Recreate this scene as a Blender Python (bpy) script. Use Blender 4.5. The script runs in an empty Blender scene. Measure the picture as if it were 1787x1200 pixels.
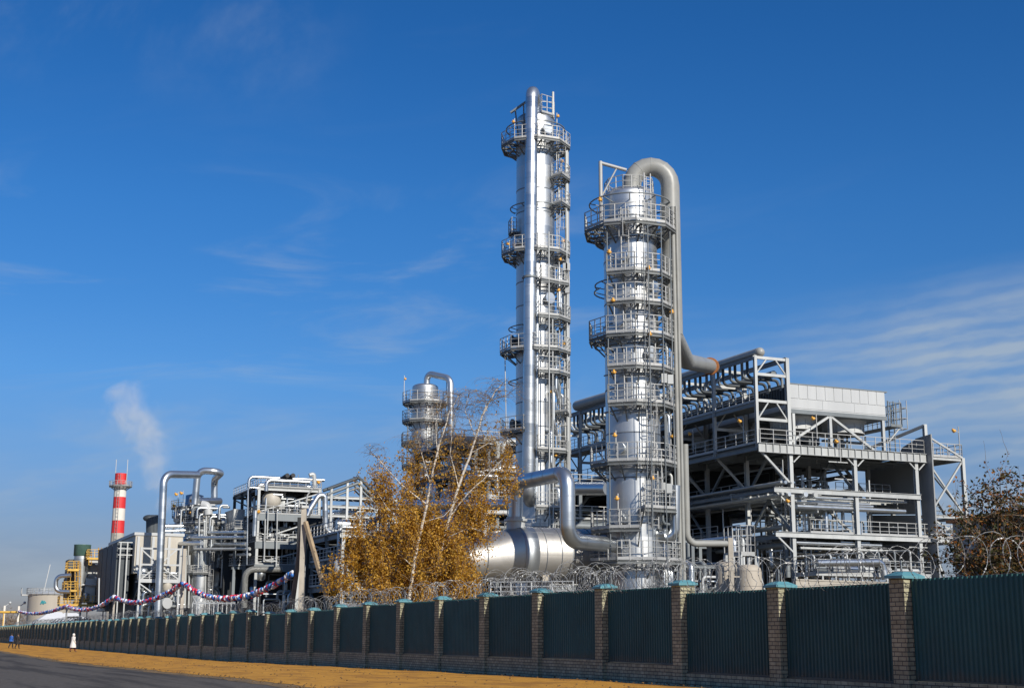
import bpy, math, random
from mathutils import Vector, Matrix
PI = math.pi
R = math.radians
rnd = random.Random(7)
sc = bpy.context.scene
col = sc.collection

# ---------------------------------------------------------------- camera, sky, sun, exposure
F = 2400.0
PITCH = math.atan(508 / F)
ROLL = 0.0032
EYE = Vector((0, 0, 1.5))
cam_d = bpy.data.cameras.new('camera')
cam = bpy.data.objects.new('camera', cam_d)
col.objects.link(cam)
sc.camera = cam
cam_d.sensor_width = 36
cam_d.lens = 36 * F / 1787
cam_d.clip_start = 0.1
cam_d.clip_end = 20000
CM = Matrix.Rotation(PI / 2 + PITCH, 4, 'X') @ Matrix.Rotation(ROLL, 4, 'Z')
cam.matrix_world = Matrix.Translation(EYE) @ CM

SUN_AZ, SUN_EL = 147.0, 31.0        # clockwise from the view direction (+Y)
w = bpy.data.worlds.new('World')
sc.world = w
w.use_nodes = True
wt = w.node_tree
for n_ in list(wt.nodes):
    wt.nodes.remove(n_)


def N(nt, typ, **kw):
    n = nt.nodes.new(typ)
    for k, v in kw.items():
        if k.startswith('i_'):
            key = k[2:]
            key = int(key) if key.isdigit() else key.replace('_', ' ')
            n.inputs[key].default_value = v
        else:
            setattr(n, k, v)
    return n


def L(nt, a, b):
    nt.links.new(a, b)


def build_world():
    out = N(wt, 'ShaderNodeOutputWorld')
    bg = N(wt, 'ShaderNodeBackground')
    bg.inputs['Strength'].default_value = 0.1
    sky = N(wt, 'ShaderNodeTexSky')
    sky.sky_type = 'NISHITA'
    sky.sun_disc = False
    sky.sun_elevation = R(SUN_EL)
    sky.sun_rotation = R(SUN_AZ)
    sky.altitude = 150
    sky.air_density = 1.0
    sky.dust_density = 0.35
    sky.ozone_density = 3.0
    tc = N(wt, 'ShaderNodeTexCoord')
    sep = N(wt, 'ShaderNodeSeparateXYZ')
    L(wt, tc.outputs['Generated'], sep.inputs[0])
    # a polarised, saturated blue
    hs = N(wt, 'ShaderNodeHueSaturation', i_Saturation=1.30, i_Value=1.0)
    L(wt, sky.outputs[0], hs.inputs['Color'])
    ramp = N(wt, 'ShaderNodeValToRGB')
    e = ramp.color_ramp.elements
    e[0].position = 0.0; e[0].color = (0.34, 0.31, 0.44, 1)
    e[1].position = 0.62; e[1].color = (0.44, 0.76, 0.98, 1)
    for p, c in ((0.05, (0.36, 0.36, 0.54, 1)), (0.10, (0.48, 0.54, 0.76, 1)), (0.18, (0.58, 0.77, 1.00, 1)), (0.30, (0.54, 0.82, 1.07, 1)), (0.42, (0.46, 0.77, 1.03, 1))):
        x = e.new(p); x.color = c
    L(wt, sep.outputs['Z'], ramp.inputs[0])
    mul = N(wt, 'ShaderNodeMix', data_type='RGBA', blend_type='MULTIPLY')
    mul.inputs[0].default_value = 1
    L(wt, hs.outputs[0], mul.inputs[6])
    L(wt, ramp.outputs[0], mul.inputs[7])
    def noise(vec, scale, detail, rough, dist=0.0):
        n = N(wt, 'ShaderNodeTexNoise', i_Scale=scale, i_Detail=detail, i_Roughness=rough, i_Distortion=dist)
        L(wt, vec, n.inputs['Vector'])
        return n.outputs['Fac']

    def mr(v, a, b, c=0.0, d=1.0):
        m = N(wt, 'ShaderNodeMapRange', interpolation_type='SMOOTHSTEP')
        m.inputs[1].default_value = a; m.inputs[2].default_value = b; m.inputs[3].default_value = c; m.inputs[4].default_value = d
        L(wt, v, m.inputs[0])
        return m.outputs[0]

    def math_(op, a, b):
        m = N(wt, 'ShaderNodeMath', operation=op)
        for i, v in enumerate((a, b)):
            if isinstance(v, (int, float)): m.inputs[i].default_value = v
            else: L(wt, v, m.inputs[i])
        return m.outputs[0]
    # cirrus, in azimuth and height above the horizon
    az = math_('ARCTAN2', sep.outputs['X'], sep.outputs['Y'])
    el = math_('ADD', sep.outputs['Z'], math_('MULTIPLY', az, -0.09))
    ae = N(wt, 'ShaderNodeCombineXYZ'); L(wt, az, ae.inputs[0]); L(wt, el, ae.inputs[1])

    def amap(scale, loc=(0, 0, 0), rot=0.0):
        m = N(wt, 'ShaderNodeMapping'); m.inputs['Scale'].default_value = scale; m.inputs['Location'].default_value = loc; m.inputs['Rotation'].default_value = (0, 0, R(rot))
        L(wt, ae.outputs[0], m.inputs[0]); return m.outputs[0]
    wv = N(wt, 'ShaderNodeTexWave', wave_type='BANDS', bands_direction='Y', i_Scale=30.0, i_Distortion=6.0, i_Detail=3.0)
    wv.inputs['Detail Scale'].default_value = 0.8; wv.inputs['Detail Roughness'].default_value = 0.62
    L(wt, amap((0.55, 1, 1)), wv.inputs['Vector'])
    soft = noise(amap((9, 38, 1)), 1.0, 6, 0.62, 0.4)
    rip = math_('ADD', math_('MULTIPLY', mr(wv.outputs['Fac'], 0.05, 0.95), 0.30), mr(soft, 0.30, 0.70, 0.30, 0.85))
    bank = math_('MULTIPLY', mr(az, 0.04, 0.30), mr(el, 0.175, 0.230, 1, 0))
    bank = math_('MULTIPLY', bank, mr(el, 0.0, 0.09, 0.30, 1))
    bank = math_('MULTIPLY', bank, mr(noise(amap((3.5, 14, 1), (1.7, .3, 0)), 1.0, 3, 0.5), 0.30, 0.60, 0.35, 1))
    bank = math_('MULTIPLY', math_('MULTIPLY', bank, rip), 0.82)
    wis = mr(noise(amap((6, 26, 1), (4.4, 2.3, 0), 4), 0.75, 7, 0.58, 0.7), 0.48, 0.80, 0, 0.55)
    wis = math_('MULTIPLY', wis, math_('MULTIPLY', mr(az, 0.16, 0.02, 0.12, 1), mr(sep.outputs['Z'], 0.34, 0.26, 0.05, 1)))
    wis2 = mr(noise(amap((7, 9, 1), (0.9, 5.1, 0), -30), 1.0, 6, 0.6, 0.3), 0.45, 0.80, 0, 0.24)
    wis = math_('ADD', wis, math_('MULTIPLY', wis2, math_('MULTIPLY', mr(az, -0.10, -0.20), mr(sep.outputs['Z'], 0.34, 0.42))))
    veil = math_('MULTIPLY', mr(sep.outputs['Z'], 0.03, 0.24, 0.26, 0), mr(noise(amap((5, 22, 1), (8, 1, 0)), 1.0, 5, 0.6), 0.30, 0.70, 0.25, 1))
    tot = math_('ADD', math_('ADD', bank, wis), veil)
    cl = N(wt, 'ShaderNodeClamp'); cl.inputs[2].default_value = 0.8
    L(wt, tot, cl.inputs[0])
    mix = N(wt, 'ShaderNodeMix', data_type='RGBA')
    L(wt, cl.outputs[0], mix.inputs[0])
    L(wt, mul.outputs[2], mix.inputs[6])
    mix.inputs[7].default_value = (3.9, 4.7, 5.6, 1)
    L(wt, mix.outputs[2], bg.inputs['Color'])
    L(wt, bg.outputs[0], out.inputs[0])


build_world()
sun_d = bpy.data.lights.new('sun', 'SUN')
sun_d.energy = 5.0
sun_d.angle = R(0.5)
sun_d.color = (1.0, 0.94, 0.84)
sun = bpy.data.objects.new('sun', sun_d)
col.objects.link(sun)
SUNV = Vector((math.sin(R(SUN_AZ)) * math.cos(R(SUN_EL)), math.cos(R(SUN_AZ)) * math.cos(R(SUN_EL)), math.sin(R(SUN_EL))))
sun.rotation_euler = SUNV.to_track_quat('Z', 'Y').to_euler()
sun.location = SUNV * 200
sc.cycles.volume_bounces = 6
sc.cycles.max_bounces = 10
vs = sc.view_settings
vs.view_transform = 'Standard'; vs.look = 'None'; vs.gamma = 1; vs.exposure = 0.0; vs.use_curve_mapping = False

# ---------------------------------------------------------------- site frame: s along the fence (away), t across (to the plant)
U = Vector((-0.4028, 0.9153, 0)).normalized()
V = Vector((U.y, -U.x, 0))


def W(s, t, z=0.0):
    return U * s + V * t + Vector((0, 0, z))


def ray(px, py):
    return (CM.to_3x3() @ Vector(((px - 893.5) / F, (600 - py) / F, -1))).normalized()


def at_Y(px, py, Y):
    d = ray(px, py); return EYE + d * (Y / d.y)


def at_s(px, py, s):
    d = ray(px, py); return EYE + d * ((s - EYE.dot(U)) / d.dot(U))


def at_t(px, py, t):
    d = ray(px, py); return EYE + d * ((t - EYE.dot(V)) / d.dot(V))


def at_z(px, py, z):
    d = ray(px, py); return EYE + d * ((z - EYE.z) / d.z)


def zY(px, py, Y):
    return at_Y(px, py, Y).z


def gz(s):
    a = min(1, max(0, (s - 28) / 75)); a = a * a * (3 - 2 * a)
    return 0.15 - 0.38 * a


# ---------------------------------------------------------------- mesh builder
class MB:
    def __init__(self):
        self.v = []; self.f = []; self.sm = []

    def add(self, vs_, fs, smooth=False):
        b = len(self.v)
        self.v.extend([tuple(x) for x in vs_])
        for f in fs:
            self.f.append(tuple(i + b for i in f)); self.sm.append(smooth)
        return self

    def frame_box(self, c, x, y, z):
        vs_ = [c + x * i + y * j + z * k for k in (-1, 1) for j in (-1, 1) for i in (-1, 1)]
        return self.add(vs_, [(0, 2, 3, 1), (4, 5, 7, 6), (0, 1, 5, 4), (2, 6, 7, 3), (0, 4, 6, 2), (1, 3, 7, 5)])

    def bx(self, s0, s1, t0, t1, z0, z1):
        return self.frame_box(W((s0 + s1) / 2, (t0 + t1) / 2, (z0 + z1) / 2), U * ((s1 - s0) / 2), V * ((t1 - t0) / 2), Vector((0, 0, (z1 - z0) / 2)))

    def bar(self, p, q, w_=0.1, h=None, up=None):
        p = Vector(p); q = Vector(q); h = w_ if h is None else h
        d = q - p; l = d.length
        if l < 1e-5: return self
        d /= l
        up = Vector((0, 0, 1)) if up is None else up
        if abs(d.dot(up)) > 0.98: up = V if abs(d.dot(V)) < .9 else U
        x = d.cross(up).normalized(); y = x.cross(d)
        return self.frame_box((p + q) / 2, d * (l / 2), x * (w_ / 2), y * (h / 2))

    def ibeam(self, p, q, w_=0.3, h=0.3, up=None, th=0.03):
        p = Vector(p); q = Vector(q); d = (q - p); l = d.length; d /= l
        up = Vector((0, 0, 1)) if up is None else up
        if abs(d.dot(up)) > 0.98: up = V
        x = d.cross(up).normalized(); y = x.cross(d)
        c = (p + q) / 2
        self.frame_box(c + y * (h / 2 - th / 2), d * (l / 2), x * (w_ / 2), y * (th / 2))
        self.frame_box(c - y * (h / 2 - th / 2), d * (l / 2), x * (w_ / 2), y * (th / 2))
        return self.frame_box(c, d * (l / 2), x * (th / 2), y * (h / 2 - th))

    def loft(self, rings, n=12, cap0=True, cap1=True, smooth=True):
        vs_ = []; fs = []
        for c, x, y, r in rings:
            for i in range(n):
                a = 2 * PI * i / n
                vs_.append(c + (x * math.cos(a) + y * math.sin(a)) * r)
        for k in range(len(rings) - 1):
            for i in range(n):
                j = (i + 1) % n
                fs.append((k * n + i, k * n + j, (k + 1) * n + j, (k + 1) * n + i))
        self.add(vs_, fs, smooth)
        if cap0: self.add(vs_[:n], [tuple(reversed(range(n)))])
        if cap1: self.add(vs_[-n:], [tuple(range(n))])
        return self

    def tube(self, path, r, n=12, bend=0.0, cap=True, seg=6):
        pts = [Vector(p) for p in path]
        if bend > 0 and len(pts) > 2:
            o = [pts[0]]
            for i in range(1, len(pts) - 1):
                a, b, c = pts[i - 1], pts[i], pts[i + 1]
                d1 = (a - b); d2 = (c - b)
                l1, l2 = d1.length, d2.length
                d1 /= l1; d2 /= l2
                ang = d1.angle(d2)
                if ang > 3.0:
                    o.append(b); continue
                k = min(bend / math.tan(ang / 2), l1 * 0.49, l2 * 0.49)
                rr = k * math.tan(ang / 2)
                cdir = (d1 + d2).normalized(); ctr = b + cdir * (rr / math.sin(ang / 2))
                p0 = b + d1 * k - ctr; p1 = b + d2 * k - ctr
                tot = p0.angle(p1); ax = p0.cross(p1).normalized()
                for m in range(seg + 1):
                    o.append(ctr + Matrix.Rotation(tot * m / seg, 3, ax) @ p0)
            o.append(pts[-1]); pts = o
        dirs = []
        for i in range(len(pts)):
            a = pts[max(0, i - 1)]; b = pts[min(len(pts) - 1, i + 1)]
            dirs.append((b - a).normalized())
        d = dirs[0]; x = d.orthogonal().normalized()
        rings = []
        for p, d2 in zip(pts, dirs):
            x = (x - d2 * x.dot(d2)).normalized(); y = d2.cross(x)
            rings.append((p, x, y, r))
        return self.loft(rings, n, cap, cap)

    def cyl(self, p, q, r, r2=None, n=16, cap=True, smooth=True):
        p = Vector(p); q = Vector(q); d = (q - p).normalized(); x = d.orthogonal().normalized(); y = d.cross(x)
        return self.loft([(p, x, y, r), (q, x, y, r if r2 is None else r2)], n, cap, cap, smooth)

    def lathe(self, c, prof, n=32, axis=None, smooth=True, cap0=False, cap1=False):
        axis = Vector((0, 0, 1)) if axis is None else axis.normalized()
        x = axis.orthogonal().normalized(); y = axis.cross(x)
        return self.loft([(c + axis * z, x, y, max(r, 1e-4)) for r, z in prof], n, cap0, cap1, smooth)

    def hoop(self, c, r, th, n=28, a0=0.0, a1=2 * PI, m=5):
        # thin ring pipe lying flat around a vertical axis
        steps = max(3, int(n * abs(a1 - a0) / (2 * PI)))
        pts = [c + Vector((math.sin(a0 + (a1 - a0) * i / steps), -math.cos(a0 + (a1 - a0) * i / steps), 0)) * r for i in range(steps + 1)]
        return self.tube(pts, th, m, 0)

    def sphere(self, c, r, n=8, m=6, sq=(1, 1, 1)):
        rings = []
        X = Vector((1, 0, 0)); Y_ = Vector((0, 1, 0))
        vs_ = [c + Vector((0, 0, -r * sq[2]))]; fs = []
        for k in range(1, m):
            a = -PI / 2 + PI * k / m
            for i in range(n):
                b = 2 * PI * i / n
                vs_.append(c + Vector((math.cos(a) * math.cos(b) * r * sq[0], math.cos(a) * math.sin(b) * r * sq[1], math.sin(a) * r * sq[2])))
        vs_.append(c + Vector((0, 0, r * sq[2])))
        for i in range(n): fs.append((0, 1 + (i + 1) % n, 1 + i))
        for k in range(m - 2):
            for i in range(n):
                j = (i + 1) % n
                fs.append((1 + k * n + i, 1 + k * n + j, 1 + (k + 1) * n + j, 1 + (k + 1) * n + i))
        b = 1 + (m - 2) * n
        for i in range(n): fs.append((b + i, b + (i + 1) % n, len(vs_) - 1))
        return self.add(vs_, fs, True)

    def prism(self, pts, z0, z1, smooth=False):
        n = len(pts)
        vs_ = [(p.x, p.y, z0) for p in pts] + [(p.x, p.y, z1) for p in pts]
        fs = [tuple(reversed(range(n))), tuple(range(n, 2 * n))] + [(i, (i + 1) % n, n + (i + 1) % n, n + i) for i in range(n)]
        return self.add(vs_, fs, smooth)

    def build(self, name, mat, parent=None, origin=None, mats=None):
        o_ = ORG.get(parent.name, Vector((0, 0, 0))) if parent is not None else (origin or Vector((0, 0, 0)))
        me = bpy.data.meshes.new(name)
        me.from_pydata([(a - o_.x, b - o_.y, c - o_.z) for a, b, c in self.v], [], self.f)
        me.polygons.foreach_set('use_smooth', self.sm)
        me.materials.append(mat)
        me.update()
        ob = bpy.data.objects.new(name, me)
        col.objects.link(ob)
        if parent is not None:
            ob.parent = parent
        else:
            ob.location = o_
        ORG[ob.name] = o_
        return ob


ORG = {}


def thing(name, label, cat, loc, group=None):
    o = bpy.data.objects.new(name, None)
    col.objects.link(o)
    o.empty_display_size = 0.5
    o.location = loc
    ORG[o.name] = Vector(loc)
    o['label'] = label; o['category'] = cat
    if group: o['group'] = group
    return o


def tag(o, label=None, cat=None, group=None, kind=None):
    if label: o['label'] = label
    if cat: o['category'] = cat
    if group: o['group'] = group
    if kind: o['kind'] = kind
    return o


def part(name, mat, root):
    class C(MB):
        def done(self): return self.build(name, mat, root)
    return C()


# ---------------------------------------------------------------- materials
MATS = {}


def new_mat(name):
    m = bpy.data.materials.new(name); m.use_nodes = True
    nt = m.node_tree
    return m, nt, nt.nodes['Principled BSDF']


def pos(nt):
    return N(nt, 'ShaderNodeNewGeometry').outputs['Position']


def paint(name, c, rough=0.5, metal=0.0, var=0.12, scale=1.5, stain=None, stain_amt=0.0, bump=0.0, spec=0.5, streak=False):
    """painted or galvanised surface with worn, uneven tone"""
    m, nt, b = new_mat(name)
    p = pos(nt)
    vec = p
    if streak:
        mp = N(nt, 'ShaderNodeMapping'); mp.inputs['Scale'].default_value = (1, 1, 0.12)
        L(nt, p, mp.inputs[0]); vec = mp.outputs[0]
    nz = N(nt, 'ShaderNodeTexNoise', i_Scale=scale, i_Detail=6.0, i_Roughness=0.65)
    L(nt, vec, nz.inputs['Vector'])
    r = N(nt, 'ShaderNodeMapRange'); r.inputs[1].default_value = 0.3; r.inputs[2].default_value = 0.7
    r.inputs[3].default_value = 1 - var; r.inputs[4].default_value = 1 + var
    L(nt, nz.outputs['Fac'], r.inputs[0])
    oi = N(nt, 'ShaderNodeObjectInfo')
    r2 = N(nt, 'ShaderNodeMapRange'); r2.inputs[3].default_value = 1 - var * 0.6; r2.inputs[4].default_value = 1 + var * 0.6
    L(nt, oi.outputs['Random'], r2.inputs[0])
    mm = N(nt, 'ShaderNodeMath', operation='MULTIPLY'); L(nt, r.outputs[0], mm.inputs[0]); L(nt, r2.outputs[0], mm.inputs[1])
    sv = N(nt, 'ShaderNodeVectorMath', operation='SCALE'); sv.inputs[0].default_value = c[:3]; L(nt, mm.outputs[0], sv.inputs['Scale'])
    out = sv.outputs[0]
    if stain:
        n2 = N(nt, 'ShaderNodeTexNoise', i_Scale=scale * 2.3, i_Detail=8.0, i_Roughness=0.7)
        L(nt, vec, n2.inputs['Vector'])
        r3 = N(nt, 'ShaderNodeMapRange', interpolation_type='SMOOTHSTEP'); r3.inputs[1].default_value = 0.56; r3.inputs[2].default_value = 0.72; r3.inputs[4].default_value = stain_amt
        L(nt, n2.outputs['Fac'], r3.inputs[0])
        mx = N(nt, 'ShaderNodeMix', data_type='RGBA'); L(nt, r3.outputs[0], mx.inputs[0]); L(nt, out, mx.inputs[6]); mx.inputs[7].default_value = (*stain, 1)
        out = mx.outputs[2]
    L(nt, out, b.inputs['Base Color'])
    b.inputs['Metallic'].default_value = metal
    b.inputs['Specular IOR Level'].default_value = spec
    r4 = N(nt, 'ShaderNodeMapRange'); r4.inputs[3].default_value = max(0.05, rough - 0.12); r4.inputs[4].default_value = min(1, rough + 0.12)
    L(nt, nz.outputs['Fac'], r4.inputs[0]); L(nt, r4.outputs[0], b.inputs['Roughness'])
    if bump:
        bp = N(nt, 'ShaderNodeBump', i_Strength=bump, i_Distance=0.02); L(nt, nz.outputs['Fac'], bp.inputs['Height']); L(nt, bp.outputs[0], b.inputs['Normal'])
    return m


def clad(name, c=(0.80, 0.82, 0.84), rough=0.30, pitch=1.0, dents=0.25, metal=0.92):
    """aluminium insulation cladding: sheets of slightly differing tone, soft dents"""
    m, nt, b = new_mat(name)
    p = pos(nt)
    sp = N(nt, 'ShaderNodeSeparateXYZ'); L(nt, p, sp.inputs[0])
    dv = N(nt, 'ShaderNodeMath', operation='DIVIDE'); dv.inputs[1].default_value = pitch; L(nt, sp.outputs[2], dv.inputs[0])
    fl = N(nt, 'ShaderNodeMath', operation='FLOOR'); L(nt, dv.outputs[0], fl.inputs[0])
    cx = N(nt, 'ShaderNodeCombineXYZ'); L(nt, fl.outputs[0], cx.inputs[2])
    nx = N(nt, 'ShaderNodeTexNoise', i_Scale=0.35, i_Detail=0.0); L(nt, p, nx.inputs['Vector'])
    wn = N(nt, 'ShaderNodeTexWhiteNoise', noise_dimensions='3D'); L(nt, cx.outputs[0], wn.inputs['Vector'])
    nz = N(nt, 'ShaderNodeTexNoise', i_Scale=1.3, i_Detail=5.0, i_Roughness=0.6)
    mp = N(nt, 'ShaderNodeMapping'); mp.inputs['Scale'].default_value = (1, 1, 0.5); L(nt, p, mp.inputs[0]); L(nt, mp.outputs[0], nz.inputs['Vector'])
    ad = N(nt, 'ShaderNodeMath', operation='ADD'); L(nt, wn.outputs['Value'], ad.inputs[0]); L(nt, nz.outputs['Fac'], ad.inputs[1])
    r = N(nt, 'ShaderNodeMapRange'); r.inputs[1].default_value = 0.3; r.inputs[2].default_value = 1.7; r.inputs[3].default_value = 0.80; r.inputs[4].default_value = 1.08
    L(nt, ad.outputs[0], r.inputs[0])
    sv = N(nt, 'ShaderNodeVectorMath', operation='SCALE'); sv.inputs[0].default_value = c; L(nt, r.outputs[0], sv.inputs['Scale'])
    L(nt, sv.outputs[0], b.inputs['Base Color'])
    b.inputs['Metallic'].default_value = metal
    r4 = N(nt, 'ShaderNodeMapRange'); r4.inputs[1].default_value = 0.3; r4.inputs[2].default_value = 1.7; r4.inputs[3].default_value = rough - 0.07; r4.inputs[4].default_value = rough + 0.12
    L(nt, ad.outputs[0], r4.inputs[0]); L(nt, r4.outputs[0], b.inputs['Roughness'])
    n2 = N(nt, 'ShaderNodeTexNoise', i_Scale=2.2, i_Detail=3.0, i_Roughness=0.5); L(nt, mp.outputs[0], n2.inputs['Vector'])
    bp = N(nt, 'ShaderNodeBump', i_Strength=dents, i_Distance=0.05); L(nt, n2.outputs['Fac'], bp.inputs['Height']); L(nt, bp.outputs[0], b.inputs['Normal'])
    return m


def brick_mat():
    m, nt, b = new_mat('silicate_brick')
    p = pos(nt)
    d1 = N(nt, 'ShaderNodeVectorMath', operation='DOT_PRODUCT'); d1.inputs[1].default_value = U + V; L(nt, p, d1.inputs[0])
    sp = N(nt, 'ShaderNodeSeparateXYZ'); L(nt, p, sp.inputs[0])
    cx = N(nt, 'ShaderNodeCombineXYZ'); L(nt, d1.outputs['Value'], cx.inputs[0]); L(nt, sp.outputs[2], cx.inputs[1])
    br = N(nt, 'ShaderNodeTexBrick', i_Scale=1.0)
    br.inputs['Color1'].default_value = (0.44, 0.415, 0.28, 1); br.inputs["Color2"].default_value = (0.32, 0.30, 0.195, 1)
    br.inputs['Mortar'].default_value = (0.095, 0.088, 0.075, 1)
    br.inputs['Mortar Size'].default_value = 0.011; br.inputs['Brick Width'].default_value = 0.26; br.inputs['Row Height'].default_value = 0.098
    L(nt, cx.outputs[0], br.inputs['Vector'])
    nz = N(nt, 'ShaderNodeTexNoise', i_Scale=3.0, i_Detail=8.0, i_Roughness=0.7); L(nt, p, nz.inputs['Vector'])
    r = N(nt, 'ShaderNodeMapRange'); r.inputs[1].default_value = 0.3; r.inputs[2].default_value = 0.75; r.inputs[3].default_value = 0.62; r.inputs[4].default_value = 1.3
    L(nt, nz.outputs['Fac'], r.inputs[0])
    sv = N(nt, 'ShaderNodeVectorMath', operation='SCALE'); L(nt, br.outputs['Color'], sv.inputs[0]); L(nt, r.outputs[0], sv.inputs['Scale'])
    L(nt, sv.outputs[0], b.inputs['Base Color']); b.inputs['Roughness'].default_value = 0.9
    bp = N(nt, 'ShaderNodeBump', i_Strength=0.6, i_Distance=0.01); bp.invert = True; L(nt, br.outputs['Fac'], bp.inputs['Height']); L(nt, bp.outputs[0], b.inputs['Normal'])
    return m


def ground_mat(name, c1, c2, scale, rough=0.95, bump=0.5, c3=None, streak=False, big=0.12):
    m, nt, b = new_mat(name)
    p = pos(nt)
    d1 = N(nt, 'ShaderNodeVectorMath', operation='DOT_PRODUCT'); d1.inputs[1].default_value = U; L(nt, p, d1.inputs[0])
    d2 = N(nt, 'ShaderNodeVectorMath', operation='DOT_PRODUCT'); d2.inputs[1].default_value = V; L(nt, p, d2.inputs[0])
    cx = N(nt, 'ShaderNodeCombineXYZ'); L(nt, d1.outputs['Value'], cx.inputs[0]); L(nt, d2.outputs['Value'], cx.inputs[1])
    n1 = N(nt, 'ShaderNodeTexNoise', i_Scale=scale, i_Detail=10.0, i_Roughness=0.72); L(nt, cx.outputs[0], n1.inputs['Vector'])
    mp = N(nt, 'ShaderNodeMapping'); mp.inputs['Scale'].default_value = (0.06, 1.0, 1) if streak else (0.5, 1, 1); L(nt, cx.outputs[0], mp.inputs[0])
    n2 = N(nt, 'ShaderNodeTexNoise', i_Scale=big * 10 if streak else big * 5, i_Detail=6.0, i_Roughness=0.6); L(nt, mp.outputs[0], n2.inputs['Vector'])
    mx = N(nt, 'ShaderNodeMix', data_type='RGBA'); mx.inputs[6].default_value = (*c1, 1); mx.inputs[7].default_value = (*c2, 1)
    r = N(nt, 'ShaderNodeMapRange'); r.inputs[1].default_value = 0.35; r.inputs[2].default_value = 0.68; L(nt, n1.outputs['Fac'], r.inputs[0]); L(nt, r.outputs[0], mx.inputs[0])
    out = mx.outputs[2]
    if c3:
        m2 = N(nt, 'ShaderNodeMix', data_type='RGBA'); L(nt, out, m2.inputs[6]); m2.inputs[7].default_value = (*c3, 1)
        r3 = N(nt, 'ShaderNodeMapRange', interpolation_type='SMOOTHSTEP'); r3.inputs[1].default_value = 0.46; r3.inputs[2].default_value = 0.62; r3.inputs[4].default_value = 0.75
        L(nt, n2.outputs['Fac'], r3.inputs[0]); L(nt, r3.outputs[0], m2.inputs[0]); out = m2.outputs[2]
    L(nt, out, b.inputs['Base Color']); b.inputs['Roughness'].default_value = rough
    b.inputs['Specular IOR Level'].default_value = 0.25
    bp = N(nt, 'ShaderNodeBump', i_Strength=bump, i_Distance=0.04); L(nt, n1.outputs['Fac'], bp.inputs['Height']); L(nt, bp.outputs[0], b.inputs['Normal'])
    return m


def leaf_mat(name, cols, trans=0.35):
    m, nt, b = new_mat(name)
    g = N(nt, 'ShaderNodeNewGeometry')
    rp = N(nt, 'ShaderNodeValToRGB'); e = rp.color_ramp.elements
    e[0].color = (*cols[0], 1); e[1].color = (*cols[-1], 1)
    for i, c in enumerate(cols[1:-1]):
        x = e.new((i + 1) / (len(cols) - 1)); x.color = (*c, 1)
    L(nt, g.outputs['Random Per Island'], rp.inputs[0])
    L(nt, rp.outputs[0], b.inputs['Base Color']); b.inputs['Roughness'].default_value = 0.55
    b.inputs['Specular IOR Level'].default_value = 0.3
    tr = N(nt, 'ShaderNodeBsdfTranslucent'); L(nt, rp.outputs[0], tr.inputs[0])
    ms = N(nt, 'ShaderNodeMixShader'); ms.inputs[0].default_value = trans
    L(nt, b.outputs[0], ms.inputs[1]); L(nt, tr.outputs[0], ms.inputs[2])
    L(nt, ms.outputs[0], nt.nodes['Material Output'].inputs[0])
    return m


M_CLAD = clad('aluminium_cladding', (0.60, 0.61, 0.61), rough=0.40, dents=0.12, metal=0.92)
M_CLADP = clad('pipe_cladding', (0.62, 0.645, 0.66), rough=0.33, pitch=0.9, dents=0.15)
M_CLADT = clad('vessel_cladding', (0.56, 0.54, 0.51), rough=0.46, pitch=2.0, dents=0.3)
M_DULL = clad('dull_cladding', (0.55, 0.58, 0.60), rough=0.45, pitch=1.0, dents=0.1)
M_SEAM = paint('seam_band', (0.20, 0.22, 0.25), 0.5, 0.5)
M_GALV = paint('galvanised_steel', (0.46, 0.47, 0.46), 0.5, 0.25, 0.14, 0.8, (0.30, 0.22, 0.15), 0.25, streak=True)
M_RAIL = paint('painted_railing', (0.40, 0.40, 0.39), 0.5, 0.15, 0.10, 1.0)
M_DECK = paint('deck_grating', (0.17, 0.18, 0.18), 0.65, 0.25, 0.2, 2.0, (0.20, 0.11, 0.05), 0.35)
M_STEEL = paint('grey_steel', (0.19, 0.21, 0.22), 0.55, 0.2, 0.14, 0.7, streak=True)  # shade put into the colour for unlit members; also plain grey parts
M_SHADE = paint('shade_black', (0.022, 0.024, 0.026), 0.8, 0, 0.2)  # near-black colour standing for deep shade inside the frames
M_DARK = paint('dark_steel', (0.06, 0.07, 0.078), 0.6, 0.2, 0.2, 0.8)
M_GPIPE = paint('grey_painted_pipe', (0.30, 0.30, 0.28), 0.42, 0.0, 0.12, 0.9, (0.22, 0.17, 0.11), 0.2)
M_RUST = paint('rusty_flange', (0.42, 0.16, 0.05), 0.75, 0.1, 0.3, 5.0)
M_LAMP = paint('orange_lamp_paint', (0.72, 0.36, 0.05), 0.4, 0, 0.08)
M_WHITE = paint('white_sheet', (0.47, 0.48, 0.48), 0.45, 0.0, 0.07, 0.7, (0.42, 0.42, 0.40), 0.25, streak=True)
M_WALL = paint('dark_grey_sheet', (0.28, 0.285, 0.285), 0.5, 0.1, 0.10, 0.5, streak=True)
M_CONC = paint('concrete', (0.42, 0.38, 0.32), 0.9, 0, 0.15, 1.2, (0.24, 0.21, 0.18), 0.4, bump=0.3)
M_BRICK = brick_mat()
M_FPANEL = paint('dark_green_sheet', (0.017, 0.078, 0.094), 0.48, 0.0, 0.14, 0.5, (0.045, 0.095, 0.10), 0.4, streak=True)
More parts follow.
